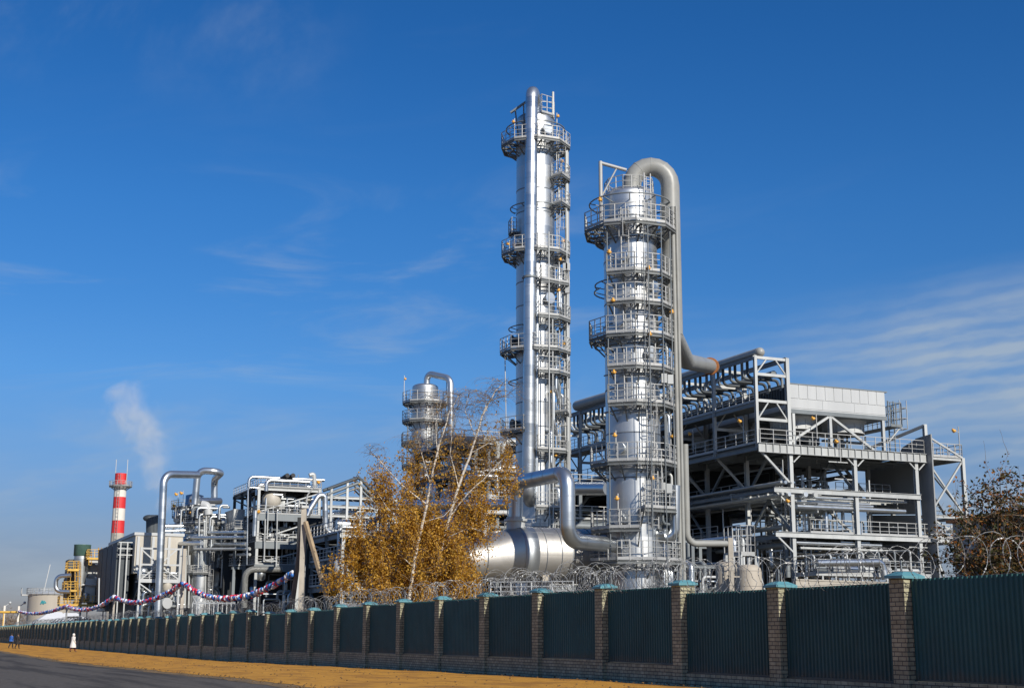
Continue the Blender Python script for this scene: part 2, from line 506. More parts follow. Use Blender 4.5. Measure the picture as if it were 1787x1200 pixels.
def fence_mat():
    m, nt, b = new_mat('dark_green_sheet')
    p = pos(nt); tc = N(nt, 'ShaderNodeTexCoord'); sp = N(nt, 'ShaderNodeSeparateXYZ'); L(nt, tc.outputs['Object'], sp.inputs[0])
    oi = N(nt, 'ShaderNodeObjectInfo')
    n1 = N(nt, 'ShaderNodeTexNoise', i_Scale=0.7, i_Detail=6.0, i_Roughness=0.65); L(nt, p, n1.inputs['Vector'])
    mp = N(nt, 'ShaderNodeMapping'); mp.inputs['Scale'].default_value = (3, 3, 0.35); L(nt, p, mp.inputs[0])
    n2 = N(nt, 'ShaderNodeTexNoise', i_Scale=1.5, i_Detail=8.0, i_Roughness=0.7); L(nt, mp.outputs[0], n2.inputs['Vector'])
    a = N(nt, 'ShaderNodeMath', operation='MULTIPLY_ADD'); a.inputs[1].default_value = 0.9; a.inputs[2].default_value = 0.35; L(nt, n1.outputs['Fac'], a.inputs[0])
    o = N(nt, 'ShaderNodeMapRange'); o.inputs[3].default_value = 0.82; o.inputs[4].default_value = 1.25; L(nt, oi.outputs['Random'], o.inputs[0])
    q = N(nt, 'ShaderNodeMath', operation='MULTIPLY'); L(nt, a.outputs[0], q.inputs[0]); L(nt, o.outputs[0], q.inputs[1])
    sv = N(nt, 'ShaderNodeVectorMath', operation='SCALE'); sv.inputs[0].default_value = (0.019, 0.096, 0.104); L(nt, q.outputs[0], sv.inputs['Scale'])
    # faded runs and mud thrown up from the ground
    f = N(nt, 'ShaderNodeMapRange', interpolation_type='SMOOTHSTEP'); f.inputs[1].default_value = 0.52; f.inputs[2].default_value = 0.75; f.inputs[4].default_value = 0.5; L(nt, n2.outputs['Fac'], f.inputs[0])
    m1 = N(nt, 'ShaderNodeMix', data_type='RGBA'); L(nt, f.outputs[0], m1.inputs[0]); L(nt, sv.outputs[0], m1.inputs[6]); m1.inputs[7].default_value = (0.055, 0.105, 0.105, 1)
    zm = N(nt, 'ShaderNodeMath', operation='MULTIPLY_ADD'); zm.inputs[1].default_value = -1.6; zm.inputs[2].default_value = 0.35; L(nt, sp.outputs[2], zm.inputs[0])
    zn = N(nt, 'ShaderNodeMath', operation='ADD'); L(nt, zm.outputs[0], zn.inputs[0]); L(nt, n2.outputs['Fac'], zn.inputs[1])
    g = N(nt, 'ShaderNodeMapRange', interpolation_type='SMOOTHSTEP'); g.inputs[1].default_value = 0.45; g.inputs[2].default_value = 0.95; g.inputs[4].default_value = 0.65; L(nt, zn.outputs[0], g.inputs[0])
    m2 = N(nt, 'ShaderNodeMix', data_type='RGBA'); L(nt, g.outputs[0], m2.inputs[0]); L(nt, m1.outputs[2], m2.inputs[6]); m2.inputs[7].default_value = (0.10, 0.085, 0.06, 1)
    L(nt, m2.outputs[2], b.inputs['Base Color']); b.inputs['Roughness'].default_value = 0.5; b.inputs['Specular IOR Level'].default_value = 0.4
    bp = N(nt, 'ShaderNodeBump', i_Strength=0.5, i_Distance=0.05); L(nt, n1.outputs['Fac'], bp.inputs['Height']); L(nt, bp.outputs[0], b.inputs['Normal'])
    return m


M_FPANEL = fence_mat()
M_CAP = paint('turquoise_sheet', (0.10, 0.27, 0.31), 0.55, 0, 0.16, 2.0, (0.2, 0.3, 0.3), 0.4)
M_WIRE = paint('razor_wire', (0.26, 0.265, 0.27), 0.45, 0.5, 0.25, 3.0)
M_YEL = paint('yellow_paint', (0.66, 0.40, 0.07), 0.5, 0, 0.14, 1.0)
M_GREEN = paint('green_paint', (0.07, 0.14, 0.12), 0.5, 0, 0.1)
M_BEIGE = paint('beige_sheet', (0.48, 0.44, 0.37), 0.55, 0, 0.08, 0.6, (0.40, 0.36, 0.30), 0.3, streak=True)
M_TANK = paint('tank_paint', (0.42, 0.37, 0.30), 0.6, 0, 0.07, 0.4, streak=True)
M_RED = paint('red_paint', (0.62, 0.03, 0.03), 0.5, 0, 0.08)
M_CWHITE = paint('chimney_white', (0.68, 0.64, 0.57), 0.6, 0, 0.07)
M_BLACK = paint('black_rubber', (0.02, 0.02, 0.022), 0.6)

# ---------------------------------------------------------------- ground, verge, road
def strip(name, ts, ss, mat, dz, kind='structure', edge=0.0, hump=0.0):
    m = MB(); vs_ = []; n = len(ts)
    for s in ss:
        for i, t in enumerate(ts):
            tt = t; zz = gz(s) + dz
            if edge and i == 0:
                tt = t + edge * (math.sin(s * 0.31) + 0.6 * math.sin(s * 0.83 + 1) + 0.5 * math.sin(s * 2.1 + 2))
            if hump and 0 < i < n - 1:
                zz += hump * (0.6 + 0.4 * math.sin(s * 0.7 + i) * math.sin(s * 0.23 + i * 2))
            vs_.append(W(s, tt, zz))
    fs = [(k * n + i, k * n + i + 1, (k + 1) * n + i + 1, (k + 1) * n + i) for k in range(len(ss) - 1) for i in range(n - 1)]
    m.add(vs_, fs, hump > 0)
    o = m.build(name, mat)
    o['kind'] = kind
    return o


def steps(a, b, d0, g=1.03):
    o = [a]; d = d0
    while o[-1] + d < b:
        o.append(o[-1] + d); d *= g
    return o + [b]


M_SOIL = ground_mat('soil', (0.10, 0.085, 0.06), (0.20, 0.17, 0.125), 1.5, c3=(0.14, 0.13, 0.10))
M_SAND = ground_mat('orange_sand', (0.42, 0.19, 0.026), (0.64, 0.32, 0.048), 3.2, bump=1.0, c3=(0.29, 0.13, 0.026), big=0.16)
M_ASPH = ground_mat('asphalt', (0.065, 0.056, 0.047), (0.14, 0.122, 0.103), 5.0, 0.92, 0.3, c3=(0.036, 0.030, 0.025), streak=True, big=0.08)
strip('ground', [-6000, -600, -60, -12, 10, 20.4, 60, 160, 600, 6000], [-3000, -300, -20] + steps(10, 110, 6, 1.0) + [400, 1500, 9000], M_SOIL, -0.05)
strip('road', [-1.5, 4, 8, 10.9], [-60, -10] + steps(10, 110, 6, 1.0) + [300, 900, 3000], M_ASPH, 0.0)
M_SHLD = ground_mat('gravel_shoulder', (0.15, 0.105, 0.06), (0.30, 0.19, 0.085), 6.0, bump=1.0, c3=(0.10, 0.08, 0.055), big=0.2)
strip('gravel_shoulder', [9.6, 9.8, 10.3, 10.7], [-60] + steps(0, 260, 0.5, 1.015) + [500, 900, 2500], M_SHLD, 0.006, edge=0.12)
strip('sand_verge', [10.35, 10.9, 12, 14, 16, 18, 19.3, 19.85], [-40] + steps(0, 260, 0.7, 1.012) + [500, 900, 2500], M_SAND, 0.012, edge=0.16, hump=0.055)
M_DEBRIS = ground_mat('crumbled_soil', (0.10, 0.065, 0.035), (0.22, 0.13, 0.05), 4.0)
db = MB()
for _ in range(1500):
    s = 26 + 90 * rnd.random() ** 1.6
    t = rnd.choice([9.5 + rnd.random() * 1.1, 19.2 + rnd.random() * 0.9, 12 + rnd.random() * 7])
    r = 0.012 + 0.03 * rnd.random() ** 2
    db.sphere(W(s, t, gz(s) + 0.05 + r * 0.3), r, 5, 3, (1, 1, 0.6))
tag(db.build('pebbles', M_DEBRIS), 'dark pebbles and crumbs of soil strewn over the orange sand verge', 'pebbles', kind='stuff')

# ---------------------------------------------------------------- the boundary fence
TF = 20.4
S0 = 29.6 - 4.78
SP = 4.78
OFF = {-4: 1.24, -3: 1.24, -2: 1.24, -1: 1.24, 0: 1.18, 1: 1.175, 2: 1.385, 3: 1.43, 4: 1.41, 5: 1.39, 6: 1.39, 7: 1.36, 8: 1.34, 9: 1.25, 10: 1.23, 11: 1.18, 12: 1.14}
for k in range(13, 18): OFF[k] = 1.355
for k in range(18, 21): OFF[k] = 1.29
for k in range(21, 70): OFF[k] = 1.40 if (k // 4) % 3 else 1.33
K0, K1 = -4, 62
fence = thing('fence', 'long dark green corrugated metal fence between brick posts with turquoise caps', 'fence', W(S0, TF, 0.15))
W_PAN = SP - 0.5
pm = MB()      # one corrugated sheet, copied
nrib = 30
prof = []
for i in range(nrib):
    x = i / nrib * W_PAN; p_ = W_PAN / nrib
    prof += [(x, 0), (x + p_ * 0.42, 0), (x + p_ * 0.55, 0.03), (x + p_ * 0.87, 0.03)]
prof.append((W_PAN, 0))
vv = []
for zz in (0, 2.15):
    for x, d in prof: vv.append(U * x + V * (-d) + Vector((0, 0, zz)))
nn = len(prof)
pm.add(vv, [(i, i + 1, nn + i + 1, nn + i) for i in range(nn - 1)])
pm.frame_box(U * (W_PAN / 2) + Vector((0, 0, -0.01)) + V * -0.015, U * (W_PAN / 2), V * 0.035, Vector((0, 0, 0.02)))
pan0 = pm.build('corrugated_panel', M_FPANEL)
bpy.data.objects.remove(pan0); pan_me = bpy.data.meshes['corrugated_panel']
cm = MB()      # turquoise cap
h_ = 0.31
cm.frame_box(Vector((0, 0, 0.03)), U * h_, V * h_, Vector((0, 0, 0.03)))
cv = [U * a * h_ + V * b * h_ + Vector((0, 0, 0.06)) for a, b in ((-1, -1), (1, -1), (1, 1), (-1, 1))] + [U * a * h_ * 0.45 + V * b * h_ * 0.45 + Vector((0, 0, 0.15)) for a, b in ((-1, -1), (1, -1), (1, 1), (-1, 1))]
cm.add(cv, [(0, 1, 5, 4), (1, 2, 6, 5), (2, 3, 7, 6), (3, 0, 4, 7), (4, 5, 6, 7)])
cap0 = cm.build('post_cap', M_CAP)
bpy.data.objects.remove(cap0); cap_me = bpy.data.meshes['post_cap']
for k in range(K0, K1):
    s = S0 + k * SP
    top = 1.5 + max(OFF.get(k, 1.4), OFF.get(k - 1, 1.4)) + 0.02
    q = MB(); q.bx(s - 0.25, s + 0.25, TF - 0.17, TF + 0.3, gz(s) - 0.3, top)
    po = q.build('brick_post', M_BRICK, fence)
    c = bpy.data.objects.new('post_cap', cap_me); col.objects.link(c); c.parent = po
    c.location = W(s, TF + 0.065, top) - fence.location
    c.rotation_euler = (rnd.uniform(-.02, .02), rnd.uniform(-.02, .02), rnd.uniform(-.03, .03))
    pz = 1.5 + OFF[k] - 2.15
    p = bpy.data.objects.new('corrugated_panel', pan_me); col.objects.link(p); p.parent = fence
    p.location = W(s + 0.25, TF + 0.05 + 0.004 * math.sin(k * 7), pz) - fence.location
    p.rotation_euler = (0, 0, R(rnd.uniform(-.12, .12)))
    q = MB(); q.bx(s + 0.25, s + SP - 0.25, TF - 0.06, TF + 0.2, gz(s) - 0.3, pz - 0.035)
    q.build('brick_plinth', M_BRICK, fence)

# razor wire coil along the top
rw = MB()
s = S0 - 9
ss_ = s; ang = 0
pth = []
while ss_ < S0 + 52 * SP:
    k = int((ss_ - S0) // SP)
    near = ss_ < 55
    nst = 18 if near else 12
    pitch = (0.46 if k < 2 else (0.30 if 2 <= k <= 4 else 0.42)) * (1 + 0.35 * math.sin(ss_ * 0.9) + 0.25 * math.sin(ss_ * 2.3))
    rr = (0.44 if k < 2 else 0.38) * (1 + 0.10 * math.sin(ss_ * 1.7) + 0.09 * math.sin(ss_ * 5.1))
    zc = 1.5 + OFF.get(k, 1.4) + rr * 0.86 + 0.05 * math.sin(ss_ * 0.6)
    lean = 0.16 * math.sin(ss_ * 1.3)
    for i in range(nst):
        a = 2 * PI * i / nst
        rr += 0.022 * math.sin(a * 2 + ss_ * 3.7) + 0.012 * math.sin(a * 5 + ss_)
        pth.append(W(ss_ + pitch * i / nst + lean * math.sin(a) * rr * 2, TF + 0.22 + math.cos(a) * rr, zc + math.sin(a) * rr))
    ss_ += pitch
rw.tube(pth, 0.0072, 3, 0, True)
for i in range(0, len(pth) - 1):
    if pth[i].dot(U) > 75: break
    a, b = pth[i], pth[i + 1]
    for f in (0.25, 0.75):
        c = a.lerp(b, f); d = (b - a).normalized(); n1 = d.orthogonal().normalized(); n1 = Matrix.Rotation(rnd.random() * 6, 3, d) @ n1
        rw.add([c - d * 0.035, c + n1 * 0.016, c + d * 0.035, c - n1 * 0.016], [(0, 1, 2, 3)])
# a second, reversed coil over the stretch before the round vessels
pth2 = []
ss_ = S0 + 1.9 * SP
while ss_ < S0 + 5.2 * SP:
    k = int((ss_ - S0) // SP)
    rr = 0.46 * (1 + 0.18 * math.sin(ss_ * 2.9)); pitch = 0.5 * (1 + 0.4 * math.sin(ss_ * 1.9)); zc = 1.5 + 1.36 + rr * 0.9 + 0.12 * math.sin(ss_ * 1.1)
    for i in range(16):
        a = -2 * PI * i / 16
        pth2.append(W(ss_ + pitch * i / 16 + 0.25 * math.sin(a) * math.sin(ss_ * 1.5), TF + 0.3 + math.cos(a) * rr, zc + math.sin(a) * rr))
    ss_ += pitch
rw.tube(pth2, 0.009, 3, 0, True)
for off in (0.05, 0.45):
    rw.tube([W(S0 + k * SP, TF + 0.3, 1.5 + OFF.get(k, 1.4) + off) for k in range(-3, 45)], 0.005, 3)
tag(rw.build('razor_wire', M_WIRE, None, W(S0, TF, 2.9)), 'loose coils of barbed razor wire lying along the top of the green fence', 'razor wire')
rj = MB()
for k in range(K0 + 1, 50):
    s = S0 + k * SP + 0.3
    rj.bar(W(s, TF + 0.24, 1.5 + OFF.get(k, 1.4) - 0.2), W(s, TF + 0.24, 1.5 + OFF.get(k, 1.4) + 0.5), 0.03)
rj.build('wire_bracket', M_STEEL, fence)['kind'] = 'stuff'


# ---------------------------------------------------------------- shared plant parts
def rail_run(m, pts, h=1.05, sp=0.7, r=0.03, toe=True, closed=False):
    pts = [Vector(p) for p in pts]
    if closed: pts = pts + [pts[0]]
    for a, b in zip(pts, pts[1:]):
        l = (b - a).length
        if l < 0.05: continue
        n = max(1, round(l / sp))
        for i in range(n + 1):
            p = a.lerp(b, i / n)
            m.bar(p, p + Vector((0, 0, h)), r * 1.7, r * 1.7)
        for z in (h, h * 0.66, h * 0.33):
            m.bar(a + Vector((0, 0, z)), b + Vector((0, 0, z)), r * (1.5 if z == h else 1.1))
        if toe:
            m.bar(a + Vector((0, 0, 0.08)), b + Vector((0, 0, 0.08)), 0.02, 0.16)


def pol(c, a, r, z=0.0):
    return Vector((c.x + math.sin(a) * r, c.y - math.cos(a) * r, z))


def platform(root, c, z, rin, rout, a0, a1, sp=0.66, railmat=None, h=1.05, brackets=True, ends=True, rr=0.028):
    a0 = R(a0); a1 = R(a1); full = a1 - a0 > 6.2
    n = max(1, round((a1 - a0) / R(42)))
    oc = rout / math.cos((a1 - a0) / n / 2) * 0.985
    A = [a0 + (a1 - a0) * i / n for i in range(n + 1)]
    d = MB()
    for i in range(n):
        p = [pol(c, A[i], oc), pol(c, A[i + 1], oc)]
        inn = [pol(c, A[i + 1] - (A[i + 1] - A[i]) * j / 3, rin) for j in range(4)]
        rk = rin + 0.03
        while rk < oc - 0.03:
            d.bar(pol(c, A[i], rk, z - 0.01), pol(c, A[i + 1], rk, z - 0.01), 0.035, 0.014)
            rk += 0.115
        d.bar(pol(c, A[i], rin, z - 0.04), pol(c, A[i], oc, z - 0.04), 0.05, 0.06)
        am = (A[i] + A[i + 1]) / 2
        d.bar(pol(c, am, rin, z - 0.04), pol(c, am, rout, z - 0.04), 0.04, 0.06)
        d.ibeam(pol(c, A[i], oc - 0.03, z - 0.14), pol(c, A[i + 1], oc - 0.03, z - 0.14), 0.1, 0.17, th=0.02)
    nb = max(2, round((a1 - a0) / R(24)))
    for i in range(nb + (0 if full else 1)):
        a = a0 + (a1 - a0) * i / nb
        rO = rout * 0.985
        d.bar(pol(c, a, rin - 0.05, z - 0.12), pol(c, a, rO, z - 0.12), 0.06, 0.12)
        if brackets:
            d.bar(pol(c, a, rin - 0.08, z - 1.0), pol(c, a, rO - 0.1, z - 0.18), 0.07)
    deck = d.build('platform', M_DECK, root)
    m = MB()
    pts = [pol(c, a, oc - 0.02, z) for a in A]
    if full: pts[-1] = pts[0]
    rail_run(m, pts, h, sp, rr)
    if not full and ends:
        rail_run(m, [pts[0], pol(c, a0, rin + 0.15, z)], h, 0.8, rr)
        rail_run(m, [pts[-1], pol(c, a1, rin + 0.15, z)], h, 0.8, rr)
    m.build('railing', railmat or M_RAIL, deck)
    return deck


def ladder(root, c, a, r, z0, z1, cage=True, mat=None):
    m = MB(); a = R(a); o = pol(Vector((0, 0, 0)), a, 1); tx = Vector((-o.y, o.x, 0))
    b = Vector((c.x, c.y, 0)) + o * (r + 0.2)
    for s in (-0.22, 0.22):
        m.bar(b + tx * s + Vector((0, 0, z0)), b + tx * s + Vector((0, 0, z1 + 1.0)), 0.06)
    z = z0 + 0.2
    while z < z1 + 0.9:
        m.bar(b - tx * 0.22 + Vector((0, 0, z)), b + tx * 0.22 + Vector((0, 0, z)), 0.035); z += 0.32
    if cage and z1 - z0 > 2.2:
        z = z0 + 2.0
        hoops = []
        while z < z1 + 1.0:
            pts = [b + tx * (-0.33 * math.cos(PI * i / 6)) + o * (0.68 * math.sin(PI * i / 6)) + Vector((0, 0, z)) for i in range(7)]
            m.tube(pts, 0.025, 4); z += 0.8
            hoops.append(pts)
        for i in (1, 3, 5):
            if len(hoops) > 1: m.bar(hoops[0][i], hoops[-1][i], 0.03)
    return m.build('ladder', mat or M_RAIL, root)


def lamp(root, p, h=1.6, side=None, size=1.0):
    """floodlight: orange housing on a thin mast"""
    m = MB(); p = Vector(p)
    m.bar(p, p + Vector((0, 0, h)), 0.055)
    if side is None: side = Vector((0.25, -0.15, 0))
    q = p + Vector((0, 0, h * 0.82)) + side
    m.bar(p + Vector((0, 0, h * 0.82)), q, 0.04)
    o = m.build('lamp_mast', M_RAIL, root)
    b = MB(); k = size * 0.72
    b.lathe(q, [(0.0, -0.16 * k), (0.15 * k, -0.12 * k), (0.17 * k, 0.0), (0.10 * k, 0.07 * k), (0.07 * k, 0.2 * k), (0.0, 0.21 * k)], 8, (side + Vector((0, 0, 0.3))).normalized())
    b.bar(q - Vector((0.2 * k, 0, 0)), q + Vector((0.2 * k, 0, 0)), 0.05 * k)
    b.build('lamp_housing', M_LAMP, o)
    return o


def shell(root, c, r, z0, z1, mat, seam=1.15, dome=0.5, n=56, name='shell', band=0.012, skirt=None):
    m = MB(); prof = []
    if skirt: prof += [(skirt, z0), (r, z0 + 2.2)]
    else: prof.append((r, z0))
    z = z0 + (2.3 if skirt else seam)
    while z < z1 - 0.3:
        prof += [(r, z - 0.03), (r, z + 0.03)]
        z += seam
    prof += [(r, z1 - 0.05), (r, z1)]
    for i in range(1, 7):
        a = PI / 2 * i / 6
        prof.append((r * math.cos(a), z1 + r * dome * math.sin(a)))
    m.lathe(Vector((c.x, c.y, 0)), prof, n, smooth=True)
    o = m.build(name, mat, root)
    b = MB(); z = z0 + seam; k = 0
    while z < z1 - 0.3:
        if rnd.random() < 0.75:
            b.lathe(Vector((c.x, c.y, 0)), [(r + 0.004, z - 0.075), (r + 0.022, z - 0.07), (r + 0.022, z), (r + 0.004, z + 0.005)], n)
        z += seam
    if len(b.v) > n * 4 * 5 and n > 40: b.build('cladding_seam', M_SEAM, o)
    return o


def cladpipe(root, path, r, mat, name='pipe', bend=None, n=18, band=1.2, seg=6):
    m = MB(); m.tube(path, r, n, bend if bend is not None else r * 3, True, seg)
    # sheet joints
    pts = [Vector(p) for p in path]
    for a, b in zip(pts, pts[1:]):
        l = (b - a).length; d = (b - a).normalized() if l > 0 else None
        k = band
        while k < l - band * 0.6:
            p = a + d * k
            m.cyl(p - d * 0.03, p + d * 0.03, r * 1.02 + 0.004, n=n, cap=False); k += band
    return m.build(name, mat, root)


def nozzle(root, c, a, r, z, rad=0.3, l=0.5, mat=None):
    m = MB(); p = pol(c, R(a), r - 0.1, z); q = pol(c, R(a), r + l, z)
    m.cyl(p, q, rad, n=14); d = (q - p).normalized()
    m.cyl(q - d * 0.08, q + d * 0.06, rad * 1.35, n=14)
    return m.build('manway', mat or M_GALV, root)


# ---------------------------------------------------------------- tower with the grey swan-neck pipe (nearer)
def near_tower():
    Y = 80.0
    c = at_Y(1104, 700, Y); c = Vector((c.x, c.y, 0)); r = 1.6
    z = lambda py, yy=Y - 2.4: zY(1104, py, yy)
    root = thing('distillation_column', 'silver clad column ringed by many railed platforms under a thick grey swan neck pipe', 'column', c)
    ztop = zY(1104, 346, Y)
    shell(root, c, r, 0, ztop, M_CLAD, 1.3, 0.35, skirt=1.72)
    rin = r + 0.06
    z0 = z(386)
    platform(root, c, z0, rin, 2.72, -157.5, 202.5)
    for py, a0, a1, ro in ((470, -39, 118, 2.45), (523, -39, 118, 2.45), (579, -118, 118, 2.5), (636, -39, 118, 2.45), (700, -39, 118, 2.45),
                           (803, -118, 118, 2.5), (885, 8, 105, 2.5), (920, -118, 2, 2.5), (976, -118, 112, 2.6)):
        platform(root, c, z(py), rin, ro, a0, a1)
    # crown platform on the top head
    zt = zY(1104, 338, Y - 1)
    platform(root, c, zt, 0.6, 1.45, -180, 180, 0.55, brackets=False)
    # ring pipes of the spray system
    for py, rr, b0, b1 in ((340, 2.45, -175, 175), (408, 2.1, -150, 120), (484, 2.15, -110, 120), (496, 2.2, -140, -60), (593, 2.2, -120, 120), (650, 2.0, -60, 110), (715, 2.0, -60, 110), (818, 2.1, -80, 110), (990, 2.1, -80, 110)):
        m = MB(); m.hoop(Vector((c.x, c.y, zY(1104, py, Y - 2))), rr, 0.045, 30, R(b0), R(b1))
        for a in range(int(b0) + 10, int(b1), 40):
            m.bar(pol(c, R(a), rr, zY(1104, py, Y - 2)), pol(c, R(a), r, zY(1104, py, Y - 2) - 0.15), 0.05)
        m.build('spray_ring', M_STEEL, root)
    # ladders between levels
    lv = [z(p) for p in (976, 920, 803, 700, 636, 579, 523, 470, 386)] + [zt]
    angs = [-20, 30, 24, -12, 30, -12, 28, -14, 26, -10]
    for i in range(len(lv) - 1):
        ladder(root, c, angs[i], r + 0.25, lv[i], lv[i + 1] - 0.0, True)
    # slender risers standing off the shell on the sunny side
    m = MB()
    for a, rr, w_ in ((18, 2.62, 0.035), (38, 2.66, 0.03), (60, 2.6, 0.035), (84, 2.55, 0.05), (96, 2.6, 0.04), (-38, 2.5, 0.035), (12, 2.62, 0.02)):
        m.tube([pol(c, R(a), rr, 0.5), pol(c, R(a), rr, zY(1104, 372, Y) - (1.5 if a < 0 else 0))], w_, 6)
    m.build('riser_pipe', M_STEEL, root)
    # grey overhead line
    pr = 0.57
    top = zY(1138, 293, Y)
    a = Vector((c.x + 0.15, c.y, ztop)); b = Vector((c.x + 0.15, c.y, top + 0.0))
    d = Vector((c.x + 2.48, c.y - 0.05, top + 0.0))
    low = Vector((d.x, d.y, zY(1172, 585, Y)))
    j1 = at_Y(1203, 628, 92); j2 = at_Y(1243, 640, 104.5)
    m = MB(); arc = [a]
    cxm = (b + d) / 2; rad = (d - b).length / 2; zb = zY(1138, 325, Y)
    for i in range(11):
        t = PI * i / 10
        arc.append(Vector((cxm.x - math.cos(t) * rad, cxm.y, zb + math.sin(t) * rad * 1.05)))
    arc.append(low)
    m.tube(arc, pr, 20, 0)
    m.tube([low + Vector((0, 0, 0.4)), low, Vector((j1.x - 0.2, j1.y, j1.z - 0.1)), j2], pr * 0.98, 20, 2.2, True, 8)
    o = m.build('overhead_pipe', M_GPIPE, root)
    m = MB()
    for i in (2, 4, 6, 8):
        p = arc[i]; dd = (arc[i + 1] - arc[i - 1]).normalized(); m.cyl(p - dd * 0.03, p + dd * 0.03, pr * 1.02, n=20, cap=False)
    dd = (j2 - j1).normalized()
    m.build('weld_seam', M_GPIPE, o)
    m = MB(); m.cyl(j2 - dd * 1.7, j2 - dd * 1.45, pr * 1.18, n=20); m.cyl(j2 - dd * 1.38, j2 - dd * 1.12, pr * 1.18, n=20)
    m.build('flange', M_RUST, o)
    # twin grey vertical lines beside the column
    m = MB()
    for px, w_ in ((1181, 0.13), (1187.5, 0.10)):
        p = at_Y(px, 700, Y - 0.6)
        m.tube([(p.x, p.y, 0.5), (p.x, p.y, zY(px, 366, Y))], w_, 10)
    m.build('standpipe', M_GPIPE, root)
    p = at_Y(1196, 800, Y + 1.5); q = at_Y(1196, 948, Y + 1.5)
    m = MB(); m.tube([(p.x, p.y, zY(1196, 775, Y + 1.5)), (p.x, p.y, q.z), at_Y(1268, 948, Y + 2.5)], 0.19, 14, 0.6)
    m.build('drain_pipe', M_GPIPE, root)
    # davit on the top platform
    m = MB(); p0 = pol(c, R(-62), 2.05, z0); p1 = Vector((p0.x, p0.y, zY(1053, 291, Y)))
    m.tube([p0, p1], 0.12, 10); e = at_Y(1093, 297, Y - 0.8); m.tube([p1 + Vector((0, 0, -0.1)), e], 0.11, 10)
    m.tube([p1 + (e - p1) * 0.65, p0 + (p1 - p0) * 0.45], 0.055, 6)
    m.build('davit', M_RAIL, root)
    # instrument boxes
    for px, py in ((1159, 660), (1170, 662), (1157, 850), (1168, 852)):
        p = at_Y(px, py, Y - 1.7); m = MB(); m.frame_box(p, Vector((0.16, 0, 0)), Vector((0, 0.12, 0)), Vector((0, 0, 0.27)))
        m.bar(p, p - Vector((0, 0, 1.0)), 0.04); m.build('instrument_box', M_GALV, root)
    for a, py in ((-35, 440), (20, 470), (-30, 525), (70, 536), (20, 585), (-30, 650), (-30, 760), (62, 757), (20, 835), (-28, 870), (75, 928), (92, 352), (-50, 345)):
        lamp(root, pol(c, R(a), 2.35, zY(1104, py, Y - 2) - 1.3), 1.6, pol(Vector((0, 0, 0)), R(a), 0.12))
    for a, py in ((-30, 782), (-32, 905), (-28, 560), (40, 500), (30, 615), (-20, 448), (60, 930)):
        nozzle(root, c, a, r, zY(1104, py, Y - 1.5), 0.27, 0.35, M_CLADP)
    # small branch lines hugging the shell
    for i in range(16):
        a = R(rnd.uniform(40, 88)); zz = lv[rnd.randrange(9)] - 0.5; m = MB()
        pts = [pol(c, a, r + 0.05, zz), pol(c, a, r + 0.6, zz), pol(c, a, r + 0.6, zz - rnd.uniform(1, 3)), pol(c, a + 0.3, r + 0.6, zz - 3)]
        m.tube(pts, rnd.choice((0.05, 0.08, 0.11)), 8, 0.25)
        m.build('branch_pipe', rnd.choice((M_STEEL, M_CLADP, M_GALV)), root)
    # side draw with its elbow low on the column
    p = pol(c, R(62), r - 0.2, zY(1150, 940, Y)); q = pol(c, R(70), r + 0.75, p.z)
    m = MB(); m.tube([p, q, q + Vector((0.1, 0, 3.0))], 0.30, 16, 0.7); m.build('side_pipe', M_CLADP, root)
    return c, r


